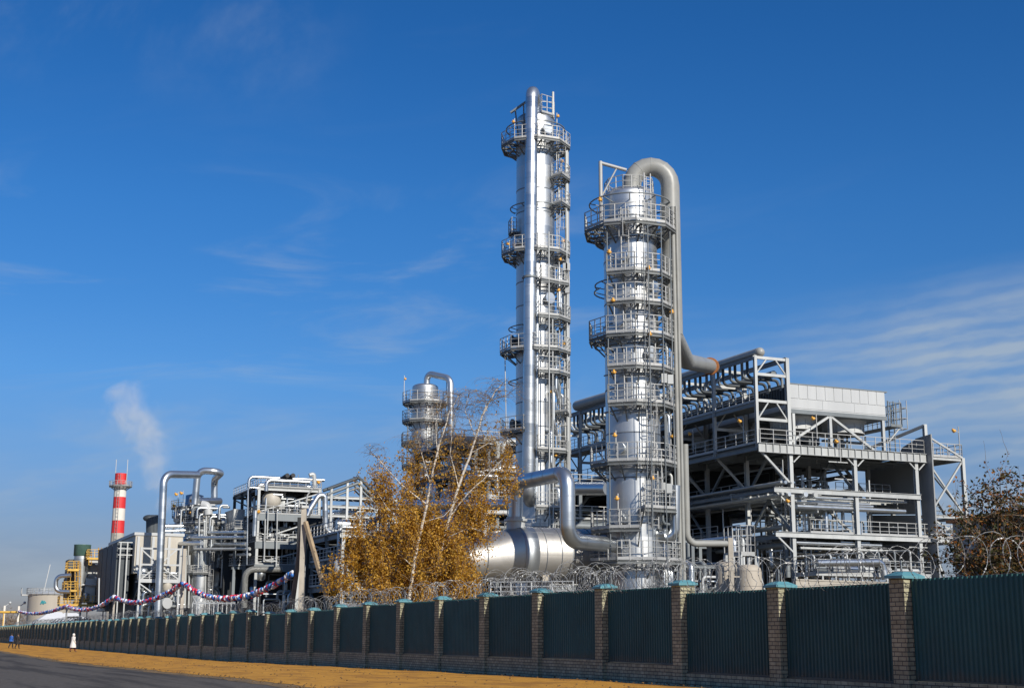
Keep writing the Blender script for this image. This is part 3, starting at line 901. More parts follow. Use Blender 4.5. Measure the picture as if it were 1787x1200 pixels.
# ---------------------------------------------------------------- the tallest tower
def tall_tower():
    Y = 105.0
    c = at_Y(934.5, 600, Y); c = Vector((c.x, c.y, 0)); r = 1.52
    z = lambda py: zY(934, py, Y - 2.4)
    root = thing('tall_distillation_column', 'tallest silver clad column with a wide riser pipe running up its front', 'column', c)
    zt = zY(934, 212, Y)
    shell(root, c, r, 0, zt, M_CLAD, 1.9, 0.4, skirt=1.6)
    rin = r + 0.06
    platform(root, c, z(240), rin, 2.68, -157.5, 202.5, 0.72)
    for py, a0, a1, ro in ((298, 48, 112, 2.72), (347, 48, 112, 2.72), (432, -157.5, 202.5, 2.62), (488, 8, 112, 2.7), (549, 4, 112, 2.7),
                           (605, -125, 118, 2.65), (645, 4, 112, 2.65), (714, 52, 112, 2.65), (748, -125, -20, 2.6), (783, 2, 105, 2.6), (884, 0, 105, 2.6), (930, -60, 60, 2.6)):
        platform(root, c, z(py), rin, ro, a0, a1, 0.72)
    platform(root, c, zY(934, 207, Y), 0.3, 1.5, 18, 100, 0.6, brackets=False, h=1.5)
    platform(root, c, zY(934, 408, Y), rin, 2.1, -95, -62, 0.6)
    for py, b0, b1, rr in ((212, -120, 120, 2.35), (352, -125, 125, 2.0), (255, -110, 110, 2.1), (446, -110, 110, 2.1), (565, -120, 120, 2.1), (660, -125, -40, 2.1), (654, 0, 110, 2.1), (500, 0, 110, 2.1), (795, 0, 110, 2.1)):
        m = MB(); zz = zY(934, py, Y - 2); m.hoop(Vector((c.x, c.y, zz)), rr, 0.05, 30, R(b0), R(b1))
        for a in range(int(b0) + 10, int(b1), 40):
            m.bar(pol(c, R(a), rr, zz), pol(c, R(a), r, zz - 0.15), 0.05)
        m.build('spray_ring', M_STEEL, root)
    lv = [z(p) for p in (930, 884, 783, 714, 645, 605, 549, 488, 432, 347, 298, 240)]
    for i in range(len(lv) - 1):
        ladder(root, c, (66, 78)[i % 2], r + 0.2, lv[i], lv[i + 1], True)
    # riser in front, bending over the top
    pc = at_Y(928, 160, Y - 2.25); zb = zY(921, 872, Y - 2.25); pl = at_Y(922, 872, Y - 2.25)
    ztp = zY(928, 145, Y - 2.2) - 0.5
    cladpipe(root, [Vector((c.x, c.y, zt)), Vector((c.x, c.y, ztp)), Vector((pc.x, pc.y, ztp)), Vector((pl.x, pl.y, zb)), Vector((pl.x + 0.5, pl.y + 2.6, zb))], 0.49, M_CLADP, 'riser', 1.0, 24, 1.25)
    m = MB(); p = pc.lerp(pl, 0.0); zz = zY(925, 484, Y - 2.25); k = (zz - ztp) / (zb - ztp); q = Vector((pc.x, pc.y, ztp)).lerp(Vector((pl.x, pl.y, zb)), k)
    m.cyl(q - Vector((0, 0, 0.08)), q + Vector((0, 0, 0.08)), 0.58, n=20); m.bar(q - Vector((0.6, 0, 0)), Vector((c.x - 0.7, c.y, q.z)), 0.08); m.bar(q + Vector((0.6, 0, 0)), Vector((c.x + 0.5, c.y, q.z)), 0.08)
    m.build('pipe_clamp', M_STEEL, root)
    m = MB(); m.tube([at_Y(938, 505, Y - 2), at_Y(936, 880, Y - 2)], 0.14, 10); m.build('standpipe', M_CLADP, root)
    m = MB()
    for a, rr, w_, y0 in ((82, 2.5, 0.15, 255), (92, 2.62, 0.07, 255), (98, 2.3, 0.10, 420), (30, 2.55, 0.05, 560), (70, 2.6, 0.05, 360), (22, 2.66, 0.05, 420)):
        m.tube([pol(c, R(a), rr, 0.5), pol(c, R(a), rr, zY(934, y0, Y))], w_, 8)
    m.tube([at_Y(881, 610, Y - 0.5), at_Y(886, 900, Y - 0.5)], 0.04, 6)
    m.build('riser_pipe', M_GALV, root)
    m = MB(); a = at_Y(891, 197, Y - 0.8); b = at_Y(918, 178, Y - 1.0); m.bar(a, b, 0.2, 0.14); m.bar(pol(c, R(-45), 1.9, z(240)), a.lerp(b, 0.3), 0.09); m.bar(pol(c, R(-30), 1.9, z(240)), a.lerp(b, 0.85), 0.09)
    m.build('davit', M_STEEL, root)
    m = MB(); p = pol(c, R(70), 1.5, zY(934, 205, Y)); m.bar(p, (p.x, p.y, zY(970, 165, Y)), 0.14); m.build('davit', M_RAIL, root)
    for a, py in ((-50, 215), (50, 205), (66, 280), (70, 420), (56, 455), (50, 510), (-70, 425), (40, 800), (75, 600), (30, 690)):
        lamp(root, pol(c, R(a), 2.2, zY(934, py, Y - 2) - 1.0), 1.6, pol(Vector((0, 0, 0)), R(a), 0.12))
    for px, py in ((986, 466), (991, 466), (990, 505), (948, 722)):
        p = at_Y(px, py, Y - 1.2); m = MB(); m.frame_box(p, Vector((0.17, 0, 0)), Vector((0, 0.14, 0)), Vector((0, 0, 0.3))); m.bar(p, p - Vector((0, 0, 1.0)), 0.05); m.build('instrument_box', M_GALV, root)
    for a, py in ((-75, 590), (-70, 738), (35, 520), (30, 225), (-60, 420)):
        nozzle(root, c, a, r, zY(934, py, Y - 1.5), 0.33, 0.4, M_DARK if a < -60 else M_CLADP)
    for i in range(12):
        a = R(rnd.uniform(25, 88)); zz = lv[rnd.randrange(9)] + 1.5; m = MB()
        m.tube([pol(c, a, r + 0.05, zz), pol(c, a, r + 0.6, zz), pol(c, a, r + 0.6, zz - rnd.uniform(1, 4)), pol(c, a + 0.3, r + 0.6, zz - 4)], rnd.choice((0.06, 0.1, 0.14)), 8, 0.25)
        m.build('branch_pipe', rnd.choice((M_STEEL, M_CLADP)), root)
    return c, r


def small_tower():
    Y = 138.0
    c = at_Y(741, 750, Y); c = Vector((c.x, c.y, 0)); r = 1.32
    z = lambda py: zY(741, py, Y - 2)
    root = thing('short_distillation_column', 'short silver clad column with three railed platforms behind the yellow birch', 'column', c)
    shell(root, c, r, 0, zY(741, 676, Y), M_CLAD, 1.5, 0.3)
    for py, a0, a1, ro in ((698, -157.5, 202.5, 2.2), (731, -157.5, 202.5, 2.2), (770, -140, 60, 2.3), (810, -140, 140, 2.2), (860, -140, 140, 2.2)):
        platform(root, c, z(py), r + 0.05, ro, a0, a1, 0.75, M_STEEL if py > 740 else M_RAIL)
    platform(root, c, z(735), 2.2, 3.0, 60, 100, 0.7)
    ladder(root, c, 20, r + 0.15, z(731), z(698)); ladder(root, c, 25, r + 0.15, z(770), z(731))
    a = at_Y(745, 676, Y); b = at_Y(745, 651, Y); d = at_Y(786, 660, Y - 2); e = at_Y(787, 735, Y - 2)
    cladpipe(root, [a, b, d, e, Vector((e.x, e.y, 3))], 0.32, M_CLADP, 'overhead_pipe', 0.9, 14, 1.4)
    for px, py in ((705, 667), (779, 667)):
        lamp(root, at_Y(px, py + 22, Y - 1.5), 2.0, Vector((0.1, 0, 0)))
    m = MB()
    for a_ in (-50, 40, 95, 130):
        m.tube([pol(c, R(a_), 2.1, 1), pol(c, R(a_), 2.1, z(700))], 0.06, 6)
    m.build('riser_pipe', M_STEEL, root)
    return c


T2C, T2R = near_tower()
T1C, T1R = tall_tower()
T3C = small_tower()


# ---------------------------------------------------------------- kettle reboiler and its vapour pipe
def kettle():
    Yk = 81.0
    base = at_Y(945, 1000, Yk + 1)
    root = thing('kettle_reboiler', 'big silver horizontal vessel with a cone end on the ground before the columns', 'vessel', (base.x, base.y, 0))
    R1 = 1.62
    cz = zY(905, 967, Yk)
    c0 = at_Y(898, 967, Yk); c0.z = cz
    X = Vector((0, 0, 1)); Yv = V.cross(X)
    rings = []
    for d, r in ((-6.2, 0.0), (-6.2, 0.85), (-4.3, 0.85), (-4.25, 0.87), (-4.1, 0.92), (-0.3, R1 - 0.06), (-0.05, R1 - 0.005), (0.0, R1), (0.1, R1), (8.9, R1), (9.0, R1), (9.5, R1 * 0.9), (9.9, R1 * 0.6), (10.05, 0.01)):
        rings.append((c0 + V * d + Vector((0, 0, -(R1 - max(r, .01)) * 0.85 if d < 0 else 0)), X, Yv, max(r, 0.01)))
    m = MB(); m.loft(rings, 56, False, False)
    o = m.build('vessel_shell', M_CLADT, root)
    m = MB()
    for d, w_, ex in ((0.0, 0.9, 0.02), (3.0, 0.05, 0.03), (5.0, 0.05, 0.03), (7.2, 0.05, 0.03)):  # wide first band: shadow and bluish reflection put into colour; narrow ones are bands
        cc = c0 + V * d
        m.loft([(cc, X, Yv, R1), (cc, X, Yv, R1 + ex), (cc + V * w_, X, Yv, R1 + ex), (cc + V * w_, X, Yv, R1)], 56, False, False)
    m.build('band_and_shade', M_DULL, o)
    m = MB()
    for d in (-4.2, -2.2, 1.35, 2.3, 3.6, 4.4, 5.8, 6.5, 8.1):
        rr_ = R1 if d > 0 else (0.9 + (R1 - .92) * (d + 4.2) / 3.95); cc = c0 + V * d + Vector((0, 0, -(R1 - rr_) * .85))
        m.loft([(cc, X, Yv, rr_), (cc, X, Yv, rr_ + .02), (cc + V * .045, X, Yv, rr_ + .025), (cc + V * .045, X, Yv, rr_)], 56, False, False)
    for k in range(8):
        d0, d1 = -4.2 + k * .52, -4.2 + (k + 1) * .52; r0_, r1_ = (.9 + (R1 - .92) * (d + 4.2) / 3.95 for d in (d0, d1)); dr = X * .5 - Yv * .866
        m.bar(c0 + V * d0 + Vector((0, 0, -(R1 - r0_) * .85)) + dr * (r0_ + .01), c0 + V * d1 + Vector((0, 0, -(R1 - r1_) * .85)) + dr * (r1_ + .01), .03, .03)
    for an in (40, 150, -20):
        for d in range(0, 9, 2):
            q = R(an + (d % 4) * 3); dr = X * math.cos(q) + Yv * math.sin(q)
            m.bar(c0 + V * d + dr * (R1 + .005), c0 + V * (d + 2) + dr * (R1 + .005), .03, .03)
    m.build('cladding_seam', M_SEAM, o)
    for d in (1.5, 7.8, -4.5):
        m = MB(); p = c0 + V * d
        m.frame_box(Vector((p.x, p.y, (cz - 0.9) / 2)), V * 0.2, V.cross(Vector((0, 0, 1))) * 1.1, Vector((0, 0, (cz - 0.9) / 2)))
        m.build('saddle', M_CONC, root)
    m = MB(); p = at_Y(900, 925, Yk); tz = cz + R1
    m.cyl(Vector((p.x, p.y, tz - 0.3)), Vector((p.x, p.y, tz + 0.55)), 0.55, n=24); m.cyl(Vector((p.x, p.y, tz + 0.3)), Vector((p.x, p.y, tz + 0.42)), 0.68, n=24)
    m.build('nozzle', M_GALV, root)
    # vapour line to the near column
    a = Vector((p.x, p.y, tz + 0.3)); b = Vector((p.x, p.y, zY(902, 842, Yk)))
    e = at_Y(990, 824, Yk - 5.3); e.z = b.z
    f = Vector((e.x, e.y, zY(992, 943, Yk - 5.3)))
    g = Vector((T2C.x - 1.2, T2C.y - 0.9, f.z))
    cladpipe(root, [a, b, e, f, g], 0.43, M_CLADP, 'vapour_pipe', 0.85, 28, 1.3, 8)
    # feed line to the same nozzle from the far side
    a = at_Y(794, 880, Yk + 9); b = at_Y(893, 880, Yk + 1.0)
    m = MB(); a.z = b.z; m.tube([at_Y(700, 880, Yk + 14), b], 0.33, 18)
    m.build('feed_pipe', M_CLADP, root)
    m = MB(); p = c0 + V * 5.5; 
    rail_run(m, [p + Vector((0.4, -1.4, 0.7)), p + Vector((2.0, -0.7, 0.7))], 1.0, 0.5, 0.025)
    m.build('small_railing', M_STEEL, root)
    m = MB(); a = at_Y(1000, 852, 96); b = at_Y(1062, 852, 92); m.tube([a, b], 0.45, 20); m.build('transfer_pipe', M_CLADP, root)


kettle()

# ---------------------------------------------------------------- air cooler structure on the sunny side
SC = 87.4          # s of its front face
TC = at_Y(1381, 900, 105).dot(V)
zC = lambda py, px=1381: at_s(px, py, SC).z


def col_part(root, s, t, z0, z1, w_=0.32, mat=None, name='steel_column'):
    m = MB(); m.ibeam(W(s, t, z0), W(s, t, z1), w_, w_, U, 0.035)
    return m.build(name, mat or M_GALV, root)


def beam_part(root, p, q, w_=0.2, h=0.35, mat=None, name='beam', stiff=0):
    m = MB(); m.ibeam(p, q, w_, h, None, 0.03)
    if stiff:
        l = (q - p).length; d = (q - p).normalized(); n = int(l / stiff)
        x = d.cross(Vector((0, 0, 1)))
        for i in range(1, n):
            m.frame_box(p + d * (l * i / n), d * 0.015, x * (w_ / 2 - 0.005), Vector((0, 0, h / 2 - 0.03)))
    return m.build(name, mat or M_GALV, root)


def brace_part(root, p, q, w_=0.14, mat=None, name='brace'):
    m = MB(); m.bar(p, q, w_, w_)
    return m.build(name, mat or M_GALV, root)


def pipe_part(root, path, r, mat, name='pipe', bend=None, n=10):
    m = MB(); m.tube(path, r, n, r * 2.5 if bend is None else bend)
    return m.build(name, mat, root)


def cooler_structure():
    org = W(SC, TC, 0)
    zdk = zC(776)            # main deck
    zwk = at_t(1326, 698, TC - 2.9).z  # upper walkway beside the coolers
    zm1 = zC(851); zm2 = zC(928)
    ztop = zC(626)
    tl = TC - 2.9
    NB = 6; BAY = 6.0
    J = [0, 6.0, 12.0]
    root = thing('cooler_steelwork', 'large galvanised steel frame of open decks carrying a row of air coolers', 'steel frame', org)
    far = SC + NB * BAY
    # columns
    for i in range(NB + 1):
        s = SC + i * BAY
        for j, dt in enumerate(J):
            zt = zdk
            col_part(root, s, TC + dt, 0.1, zt if j != 0 else ztop, 0.30, M_GALV)
        # outer posts on the cantilever
        col_part(root, s, tl, zdk - 0.4, ztop, 0.23, M_GALV)
        brace_part(root, W(s, tl + 0.1, zdk - 0.5), W(s, TC - 0.05, zdk - 3.0), 0.16)
        # portal rungs and knee braces above the deck
        for zz in (ztop - 0.15, ztop - 1.45, zC(703), zC(735)):
            m = MB(); m.bar(W(s, tl + 0.1, zz), W(s, TC - 0.15, zz), 0.16, 0.22); m.build('portal_beam', M_GALV, root)
        for (za, zb) in ((ztop - 0.2, ztop - 1.3), (zC(706), zC(733))):
            for x0, x1 in ((tl + 1.05, tl + 0.15), (TC - 1.05, TC - 0.15)):
                m = MB(); m.bar(W(s, x0, za), W(s, x1, zb), 0.10, 0.10); m.build('knee_brace', M_GALV, root)
    # long runners on the street side at top, deck and walkway
    for zz, tt, mt in ((ztop - 0.1, tl, M_STEEL), (ztop - 0.1, TC, M_STEEL), (zwk - 0.2, tl, M_STEEL), (zdk - 0.38, tl, M_STEEL), (zdk - 0.38, TC, M_STEEL)):
        beam_part(root, W(SC, tt, zz), W(far, tt, zz), 0.2, 0.36, mt)
    # front girder of the deck with its stiffeners
    tend = TC + 12.9
    beam_part(root, W(SC - 0.25, tl - 0.1, zdk - 0.38), W(SC - 0.25, tend, zdk - 0.38), 0.26, 0.72, M_GALV, 'deck_girder', 0.62)
    for k in range(1, NB + 1):
        beam_part(root, W(SC + k * BAY, tl, zdk - 0.4), W(SC + k * BAY, TC + 12, zdk - 0.4), 0.2, 0.6, M_STEEL)
    for zz in (zm1, zm2):
        for k in range(NB + 1):
            beam_part(root, W(SC + k * BAY - 0.2, TC - 1.7, zz - 0.2), W(SC + k * BAY - 0.2, TC + 12.2, zz - 0.2), 0.22, 0.40, M_GALV if k < 2 else M_STEEL)  # beams farther in get the darker tone, shade put into their colour
            if k == 0:
                m = MB(); m.bar(W(SC - 0.2, TC - 1.5, zz - 0.4), W(SC - 0.2, TC - 0.2, zz - 1.5), 0.12); m.build('knee_brace', M_GALV, root)
        for tt in (TC, TC + 6, TC + 12):
            beam_part(root, W(SC, tt, zz - 0.2), W(far, tt, zz - 0.2), 0.2, 0.36, M_STEEL)
    beam_part(root, W(SC, TC - 1.6, zm1 - 0.2), W(far, TC - 1.6, zm1 - 0.2), 0.14, 0.26, M_STEEL)
    beam_part(root, W(SC - 0.2, TC + 12.2, zm2 - 0.2), W(SC - 0.2, TC + 17.4, zm2 - 0.2), 0.22, 0.36, M_GALV)
    # knee braces on the front columns below the deck
    for dt in J:
        for sg in (-1, 1):
            if dt == 0 and sg == -1: continue
            m = MB(); m.bar(W(SC - 0.2, TC + dt + sg * 0.85, zdk - 0.72), W(SC - 0.2, TC + dt + sg * 0.15, zdk - 1.35), 0.09); m.build('knee_brace', M_GALV, root)
    # deck plates
    def deck(s0, s1, t0, t1, z, mat=M_DECK, th=0.06, joists=True):
        m = MB(); m.bx(s0, s1, t0, t1, z - th, z)
        if joists:
            t = t0 + 0.6
            while t < t1:
                m.bar(W(s0, t, z - 0.22), W(s1, t, z - 0.22), 0.08, 0.2); t += 1.5
        return m.build('deck', mat, root)
    deck(SC - 0.1, far, tl, TC + 12.8, zdk)
    deck(SC + 0.2, far, tl + 0.1, TC - 0.2, zwk, joists=False)
    for zz in (zm1,):
        deck(SC + 6.5, far, TC + 0.3, TC + 7.5, zz)
    deck(SC + 0.3, SC + 2.6, TC + 2.0, TC + 5.6, zC(884), M_GALV)
    deck(SC + 0.2, SC + 6, TC + 1.5, TC + 11.8, zm2, M_DECK)
    deck(SC + 9, far, TC - 1, TC + 8, zm2, M_DECK)
    # diagonals under the deck
    for k in range(NB):
        s = SC + k * BAY
        for tt in (TC, TC + 6):
            brace_part(root, W(s + 0.2, tt, zm1 + 0.1), W(s + 3, tt, zdk - 0.6), 0.18, M_STEEL); brace_part(root, W(s + 5.8, tt, zm1 + 0.1), W(s + 3, tt, zdk - 0.6), 0.18, M_STEEL)
        if k % 2 == 0: brace_part(root, W(s + 0.2, TC, zm2 + 0.1), W(s + 3, TC, zm1 - 0.6), 0.16, M_STEEL); brace_part(root, W(s + 5.8, TC, zm2 + 0.1), W(s + 3, TC, zm1 - 0.6), 0.16, M_STEEL)
    brace_part(root, W(SC + 5.5, TC + 3, zdk - 0.5), W(SC + 5.5, TC + 6, zdk - 3.3), 0.2, M_STEEL)
    brace_part(root, W(SC + 5.5, TC + 9, zdk - 0.5), W(SC + 5.5, TC + 12, zdk - 3.6), 0.2, M_STEEL)
    brace_part(root, W(SC + 5.5, TC + 1.2, zm1 - 0.8), W(SC + 5.5, TC + 4.4, zm2), 0.18, M_GALV)
    brace_part(root, W(SC + 5.5, TC + 7.2, zm1 - 0.8), W(SC + 5.5, TC + 10.4, zm2), 0.18, M_GALV)
    # railings
    def rails(name, runs, mat=M_RAIL, **kw):
        m = MB()
        for r_ in runs: rail_run(m, r_, **kw)
        return m.build(name, mat, root)
    rails('railing', [[W(SC - 0.2, tl + 0.1, zdk), W(SC - 0.2, TC + 12.8, zdk), W(SC + 1.6, TC + 12.8, zdk)]], sp=1.2, toe=False)
    rails('railing', [[W(SC, tl, zdk), W(far, tl, zdk)]], sp=1.5)
    rails('railing', [[W(SC, tl, zwk), W(far, tl, zwk)]], sp=0.95)
    rails('railing', [[W(SC + 5.9, TC + 1.6, zm2), W(SC, TC + 1.6, zm2), W(SC, TC + 5.6, zm2)]], sp=0.9)
    rails('railing', [[W(SC, TC + 6.4, zm2), W(SC, TC + 15.2, zm2)]], sp=0.9)
    rails('railing', [[W(SC + 9, TC - 1, zm2), W(far, TC - 1, zm2)]], sp=1.3)
    rails('railing', [[W(SC + 6.5, TC + .3, zm1), W(far, TC + .3, zm1)]], sp=1.3)
    # flood lamps
    for (px, py) in ((1206, 760), (1294, 740), (1377, 880), (1421, 735), (1462, 775)):
        lamp(root, at_s(px + 5, py + 30, SC - 0.4 if px > 1350 else SC + 3) if px > 1350 else at_t(px + 4, py + 30, tl - 0.2), 1.9, U.cross(Vector((0, 0, 1))) * -0.3, 1.2)
    lamp(root, at_s(1500, 770, SC + 8), 2.4, V * -0.35, 1.3)
    lamp(root, at_s(1516, 925, SC + 1), 2.4, V * -0.3, 1.2)
    # interior pipes on pipe-rack levels
    rr = random.Random(3)
    for i in range(34):
        lvl = rr.choice((zm1 + 0.5, zm1 + 1.0, zm1 - 0.7, zm2 + 0.6, zm2 - 0.8, zm2 - 1.6, zdk - 1.2))
        t = TC + rr.uniform(0.6, 11.5); r = rr.choice((0.07, 0.1, 0.14, 0.2))
        a = SC + rr.uniform(0.5, 6) if lvl < zm1 + 0.4 else SC + rr.uniform(3, 8)
        end = far - rr.uniform(0, 8)
        path = [W(a, t, lvl - rr.uniform(1, 2.5)), W(a, t, lvl), W(end, t, lvl)]
        pipe_part(root, path, r, rr.choice((M_CLADP, M_CLADP, M_GALV, M_STEEL, M_GPIPE)))
    for i in range(30):
        lvl = rr.choice((zm1 + 0.35, zm1 - 0.9, zm1 - 0.6, zm2 + 1.6, zm2 - 0.6, zm2 - 1.3)); s = SC + rr.uniform(1.0, 24); r = rr.choice((0.07, 0.1, 0.16))
        a = TC + rr.uniform(-0.8, 3); b = TC + rr.uniform(6, 11.8)
        pipe_part(root, [W(s, a, lvl), W(s, b, lvl), W(s, b, lvl - rr.uniform(1.5, 4))], r, rr.choice((M_CLADP, M_CLADP, M_GALV, M_STEEL)))
    # along the street-side edge: runs of line on brackets (light undersides in the photo)
    for k, (tt, zz, r, mt) in enumerate(((TC - 1.3, zm1 + 0.35, 0.1, M_GALV), (TC - 0.9, zm1 + 0.35, 0.14, M_CLADP), (TC - 0.4, zm1 + 0.3, 0.08, M_STEEL), (TC - 1.2, zm1 - 0.55, 0.12, M_GALV), (TC - 0.6, zm1 - 0.55, 0.16, M_CLADP), (TC + 0.9, zm1 - 0.5, 0.2, M_CLADP), (TC + 1.8, zm1 - 0.5, 0.2, M_GALV))):
        pipe_part(root, [W(SC - 0.6, tt, zz), W(far, tt, zz)], r, mt)
    for zz, r, t0 in ((zm1 - 0.62, 0.11, -1.2), (zm1 - 0.95, 0.16, -0.4), (zm1 - 1.35, 0.20, 0.6), (zm1 - 1.1, 0.14, 2.5), (zm2 - 0.75, 0.16, 0.4), (zm2 - 1.15, 0.1, 0.8)):
        pipe_part(root, [W(SC + 0.3, TC + t0, zz), W(SC + 0.3, TC + rr.uniform(6, 11.7), zz)], r, M_CLADP if r > .12 else M_GALV)
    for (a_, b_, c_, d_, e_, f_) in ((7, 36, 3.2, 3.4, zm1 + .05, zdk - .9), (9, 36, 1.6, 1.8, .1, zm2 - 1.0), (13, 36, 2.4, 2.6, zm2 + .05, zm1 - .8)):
        m = MB(); m.bx(SC + a_, SC + b_, TC + c_, TC + d_, e_, f_); m.build('shade_panel', M_SHADE, root)  # black sheets added so the street-side bays look deep in shade
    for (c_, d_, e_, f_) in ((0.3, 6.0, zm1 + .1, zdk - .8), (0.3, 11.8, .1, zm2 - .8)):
        m = MB(); m.bx(SC + 12, SC + 12.2, TC + c_, TC + d_, e_, f_); m.build('shade_panel', M_SHADE, root)  # added black sheets painting the shade behind the front bays
    for zz, t0_, t1_ in ((zm1, 6.4, 11.8), (zm1, 1.0, 5.6)):
        m = MB(); rail_run(m, [W(SC + 3.0, TC + t0_, zz), W(SC + 3.0, TC + t1_, zz)], 1.05, .8, .028, toe=False); m.build('railing', M_RAIL, root)
    for k_ in range(5):
        s_ = SC + 1.2 + k_ * 1.2
        m = MB(); m.bar(W(s_, TC - 1.5, zm1 - .45), W(s_, TC + 11.8, zm1 - .45), .09, .16); m.build('joist', M_GALV, root)
        m = MB(); m.bar(W(s_, TC + .2, zdk - .75), W(s_, TC + 11.8, zdk - .75), .1, .14); m.build('joist', M_STEEL, root)
    # vertical pipes in front bays
    for i in range(22):
        s = SC + rr.uniform(0.6, 20); t = TC + rr.uniform(-0.5, 11.5)
        pipe_part(root, [W(s, t, 0.2), W(s, t, rr.choice((zm2 - 0.3, zm1 - 0.3, zm1 + 1.5)))], rr.choice((0.06, 0.09, 0.14)), rr.choice((M_GALV, M_STEEL, M_CLADP)))
    for i in range(13):
        s = SC + rr.uniform(0.4, 8); t = TC + rr.uniform(0.5, 11); zz = zm2 - rr.uniform(1.2, 2.2)
        m = MB(); m.cyl(W(s, t, zz), W(s, t + rr.uniform(1, 2.2), zz), rr.uniform(.2, .38), n=12); m.build('exchanger', rr.choice((M_CLADP, M_BEIGE, M_GALV)), root)

    for i in range(99):
        a = SC + rr.uniform(-0.3, 9); t = TC + rr.uniform(-0.5, 11.5); zz = rr.uniform(1, zdk - 1); m = MB(); l = rr.uniform(.8, 4); k = rr.random()
        if k < .4: m.bar(W(a, t, zz), W(a, t + l, zz), rr.uniform(.04, .12))
        elif k < .7: m.bar(W(a, t, zz), W(a, t, zz + min(l, 2.5)), rr.uniform(.04, .1))
        else: m.bar(W(a, t, zz), W(a + l, t, zz), rr.uniform(.05, .15))
        m.build('conduit', rr.choice((M_GALV, M_RAIL, M_WHITE, M_CLADP, M_STEEL)), root)
    # ------------- the air coolers themselves (each bay one cooler)
    zb0 = zC(712); zb1 = zC(668)
    for k in range(5):
        s = SC + 0.25 + k * 6.0; t0 = TC + 0.35; t1 = TC + 9.5
        c = thing('air_cooler', ['white panelled air cooler box at the open sunlit front end of the steel frame', 'air cooler box second in the row, behind the panelled front one', 'air cooler box in the middle of the row on the steel frame', 'air cooler box fourth in the row along the dark header pipe', 'air cooler box at the far end of the row beside the tallest column'][k], 'air cooler', W(s, TC + 5, zdk), 'air coolers in a row on the steel frame')
        m = MB(); m.bx(s, s + 5.7, t0, t1, zb0, zb1 - 0.05); m.build('plenum', M_WHITE, c)
        m = MB()
        zmid = zb0 + (zb1 - zb0) * 0.42
        n = 11
        for i in range(n):
            a = t0 + (t1 - t0) * i / n
            m.bx(s - 0.035, s - 0.005, a + 0.03, a + (t1 - t0) / n - 0.03, zmid + 0.03, zb1 - 0.03)
        for i in range(3): m.bx(s - 0.03, s - 0.005, t0 + (t1 - t0) * i / 3 + 0.01, t0 + (t1 - t0) * (i + 1) / 3 - 0.01, zb0 + 0.1, zmid - 0.02)
        m.build('side_panel', M_WHITE, c)
        m = MB()
        m.bx(s - 0.06, s + 5.72, t0 - 0.03, t1 + 0.25, zb1 - 0.045, zb1 + 0.05)
        m.bx(s - 0.05, s + 5.7, t0 - 0.02, t1 + 0.1, zb0 - 0.32, zb0 - 0.004)
        m.build('edge_beam', M_STEEL, c)
        # header box end facing the walkway
        m = MB(); m.bx(s + 0.2, s + 5.5, t0 - 0.35, t0 - 0.005, zwk + 0.25, zb1 - 0.3)
        for i in range(14):
            m.bx(s + 0.3 + i * 0.37, s + 0.36 + i * 0.37, t0 - 0.42, t0 - 0.35, zwk + 0.3, zb1 - 0.35)
        m.build('header_box', M_DARK, c)
        for j, tt in enumerate((t0 + 2.2, t0 + 6.9)):
            m = MB(); cc = W(s + 2.8, tt, zb0 - 0.3)
            m.lathe(cc, [(2.05, 0.0), (1.78, -0.25), (1.78, -0.95), (1.84, -0.95), (1.84, -1.0)], 32)
            for i in range(16):
                a = 2 * PI * i / 16; m.bar(cc + Vector((math.cos(a) * 1.8, math.sin(a) * 1.8, -0.25)), cc + Vector((math.cos(a) * 1.8, math.sin(a) * 1.8, -0.95)), 0.05)
            fr = m.build('fan_ring', M_WHITE, c)
            m = MB(); m.cyl(cc - Vector((0, 0, 1.4)), cc - Vector((0, 0, 0.5)), 0.13, n=10)
            for i in range(5):
                a = R(72 * i + 20 * j + 13 * k); d = Vector((math.cos(a), math.sin(a), 0))
                m.frame_box(cc + d * 0.95 - Vector((0, 0, 0.55)), d * 0.75, Vector((-d.y, d.x, 0.35)).normalized() * 0.16, Vector((0, 0, 0.01)))
            m.build('fan', M_STEEL, c)
            m = MB(); m.bar(cc + V * -1.9 - Vector((0, 0, 1.55)), cc + V * 1.9 - Vector((0, 0, 1.55)), 0.3, 0.18); m.cyl(cc - Vector((0, 0, 2.3)), cc - Vector((0, 0, 1.5)), 0.24, n=12); m.build('motor', M_STEEL, c)
        tm = at_s(1453, 740, SC).dot(V)
        # legs
        for a in (s + 0.25,) if k else (s + 0.1, s + 5.4):
            for tt in (t0 + 0.3, tm, t1 - 0.25):
                m = MB(); m.ibeam(W(a, tt, zdk + 0.01), W(a, tt, zb0 - 0.33), 0.24, 0.24, U, 0.03); m.build('leg', M_GALV if k == 0 else M_STEEL, c)
            for sg in (-1, 1):
                m = MB(); m.bar(W(a, tm + sg * 0.15, zb0 - 0.4), W(a, tm + sg * (4.1), zdk + 0.1), 0.22, 0.18); m.build('strut', M_GALV if k == 0 else M_STEEL, c)
        for i in range(5):
            m = MB(); tt = t0 + 1 + i * 1.8; m.bar(W(s + 1.5, tt, zdk + 0.4), W(s + 1.5 + 1.5, tt + 1.2, zb0 - 1.3), 0.16); m.build('strut', M_STEEL, c)
    # ladder tower at the end of the cooler front
    lt = thing('caged_ladder', 'slim caged access ladder and small railed landing at the end of the white cooler', 'ladder', W(SC + 1, TC + 10.4, zdk))
    m = MB()
    zt = at_s(1560, 700, SC + 1).z
    for tt in (TC + 10.4, TC + 10.95):
        m.bar(W(SC + 1, tt, zdk), W(SC + 1, tt, zt), 0.08)
    z = zdk
    while z < zt: m.bar(W(SC + 1, TC + 10.4, z), W(SC + 1, TC + 10.95, z), 0.05); z += 0.35
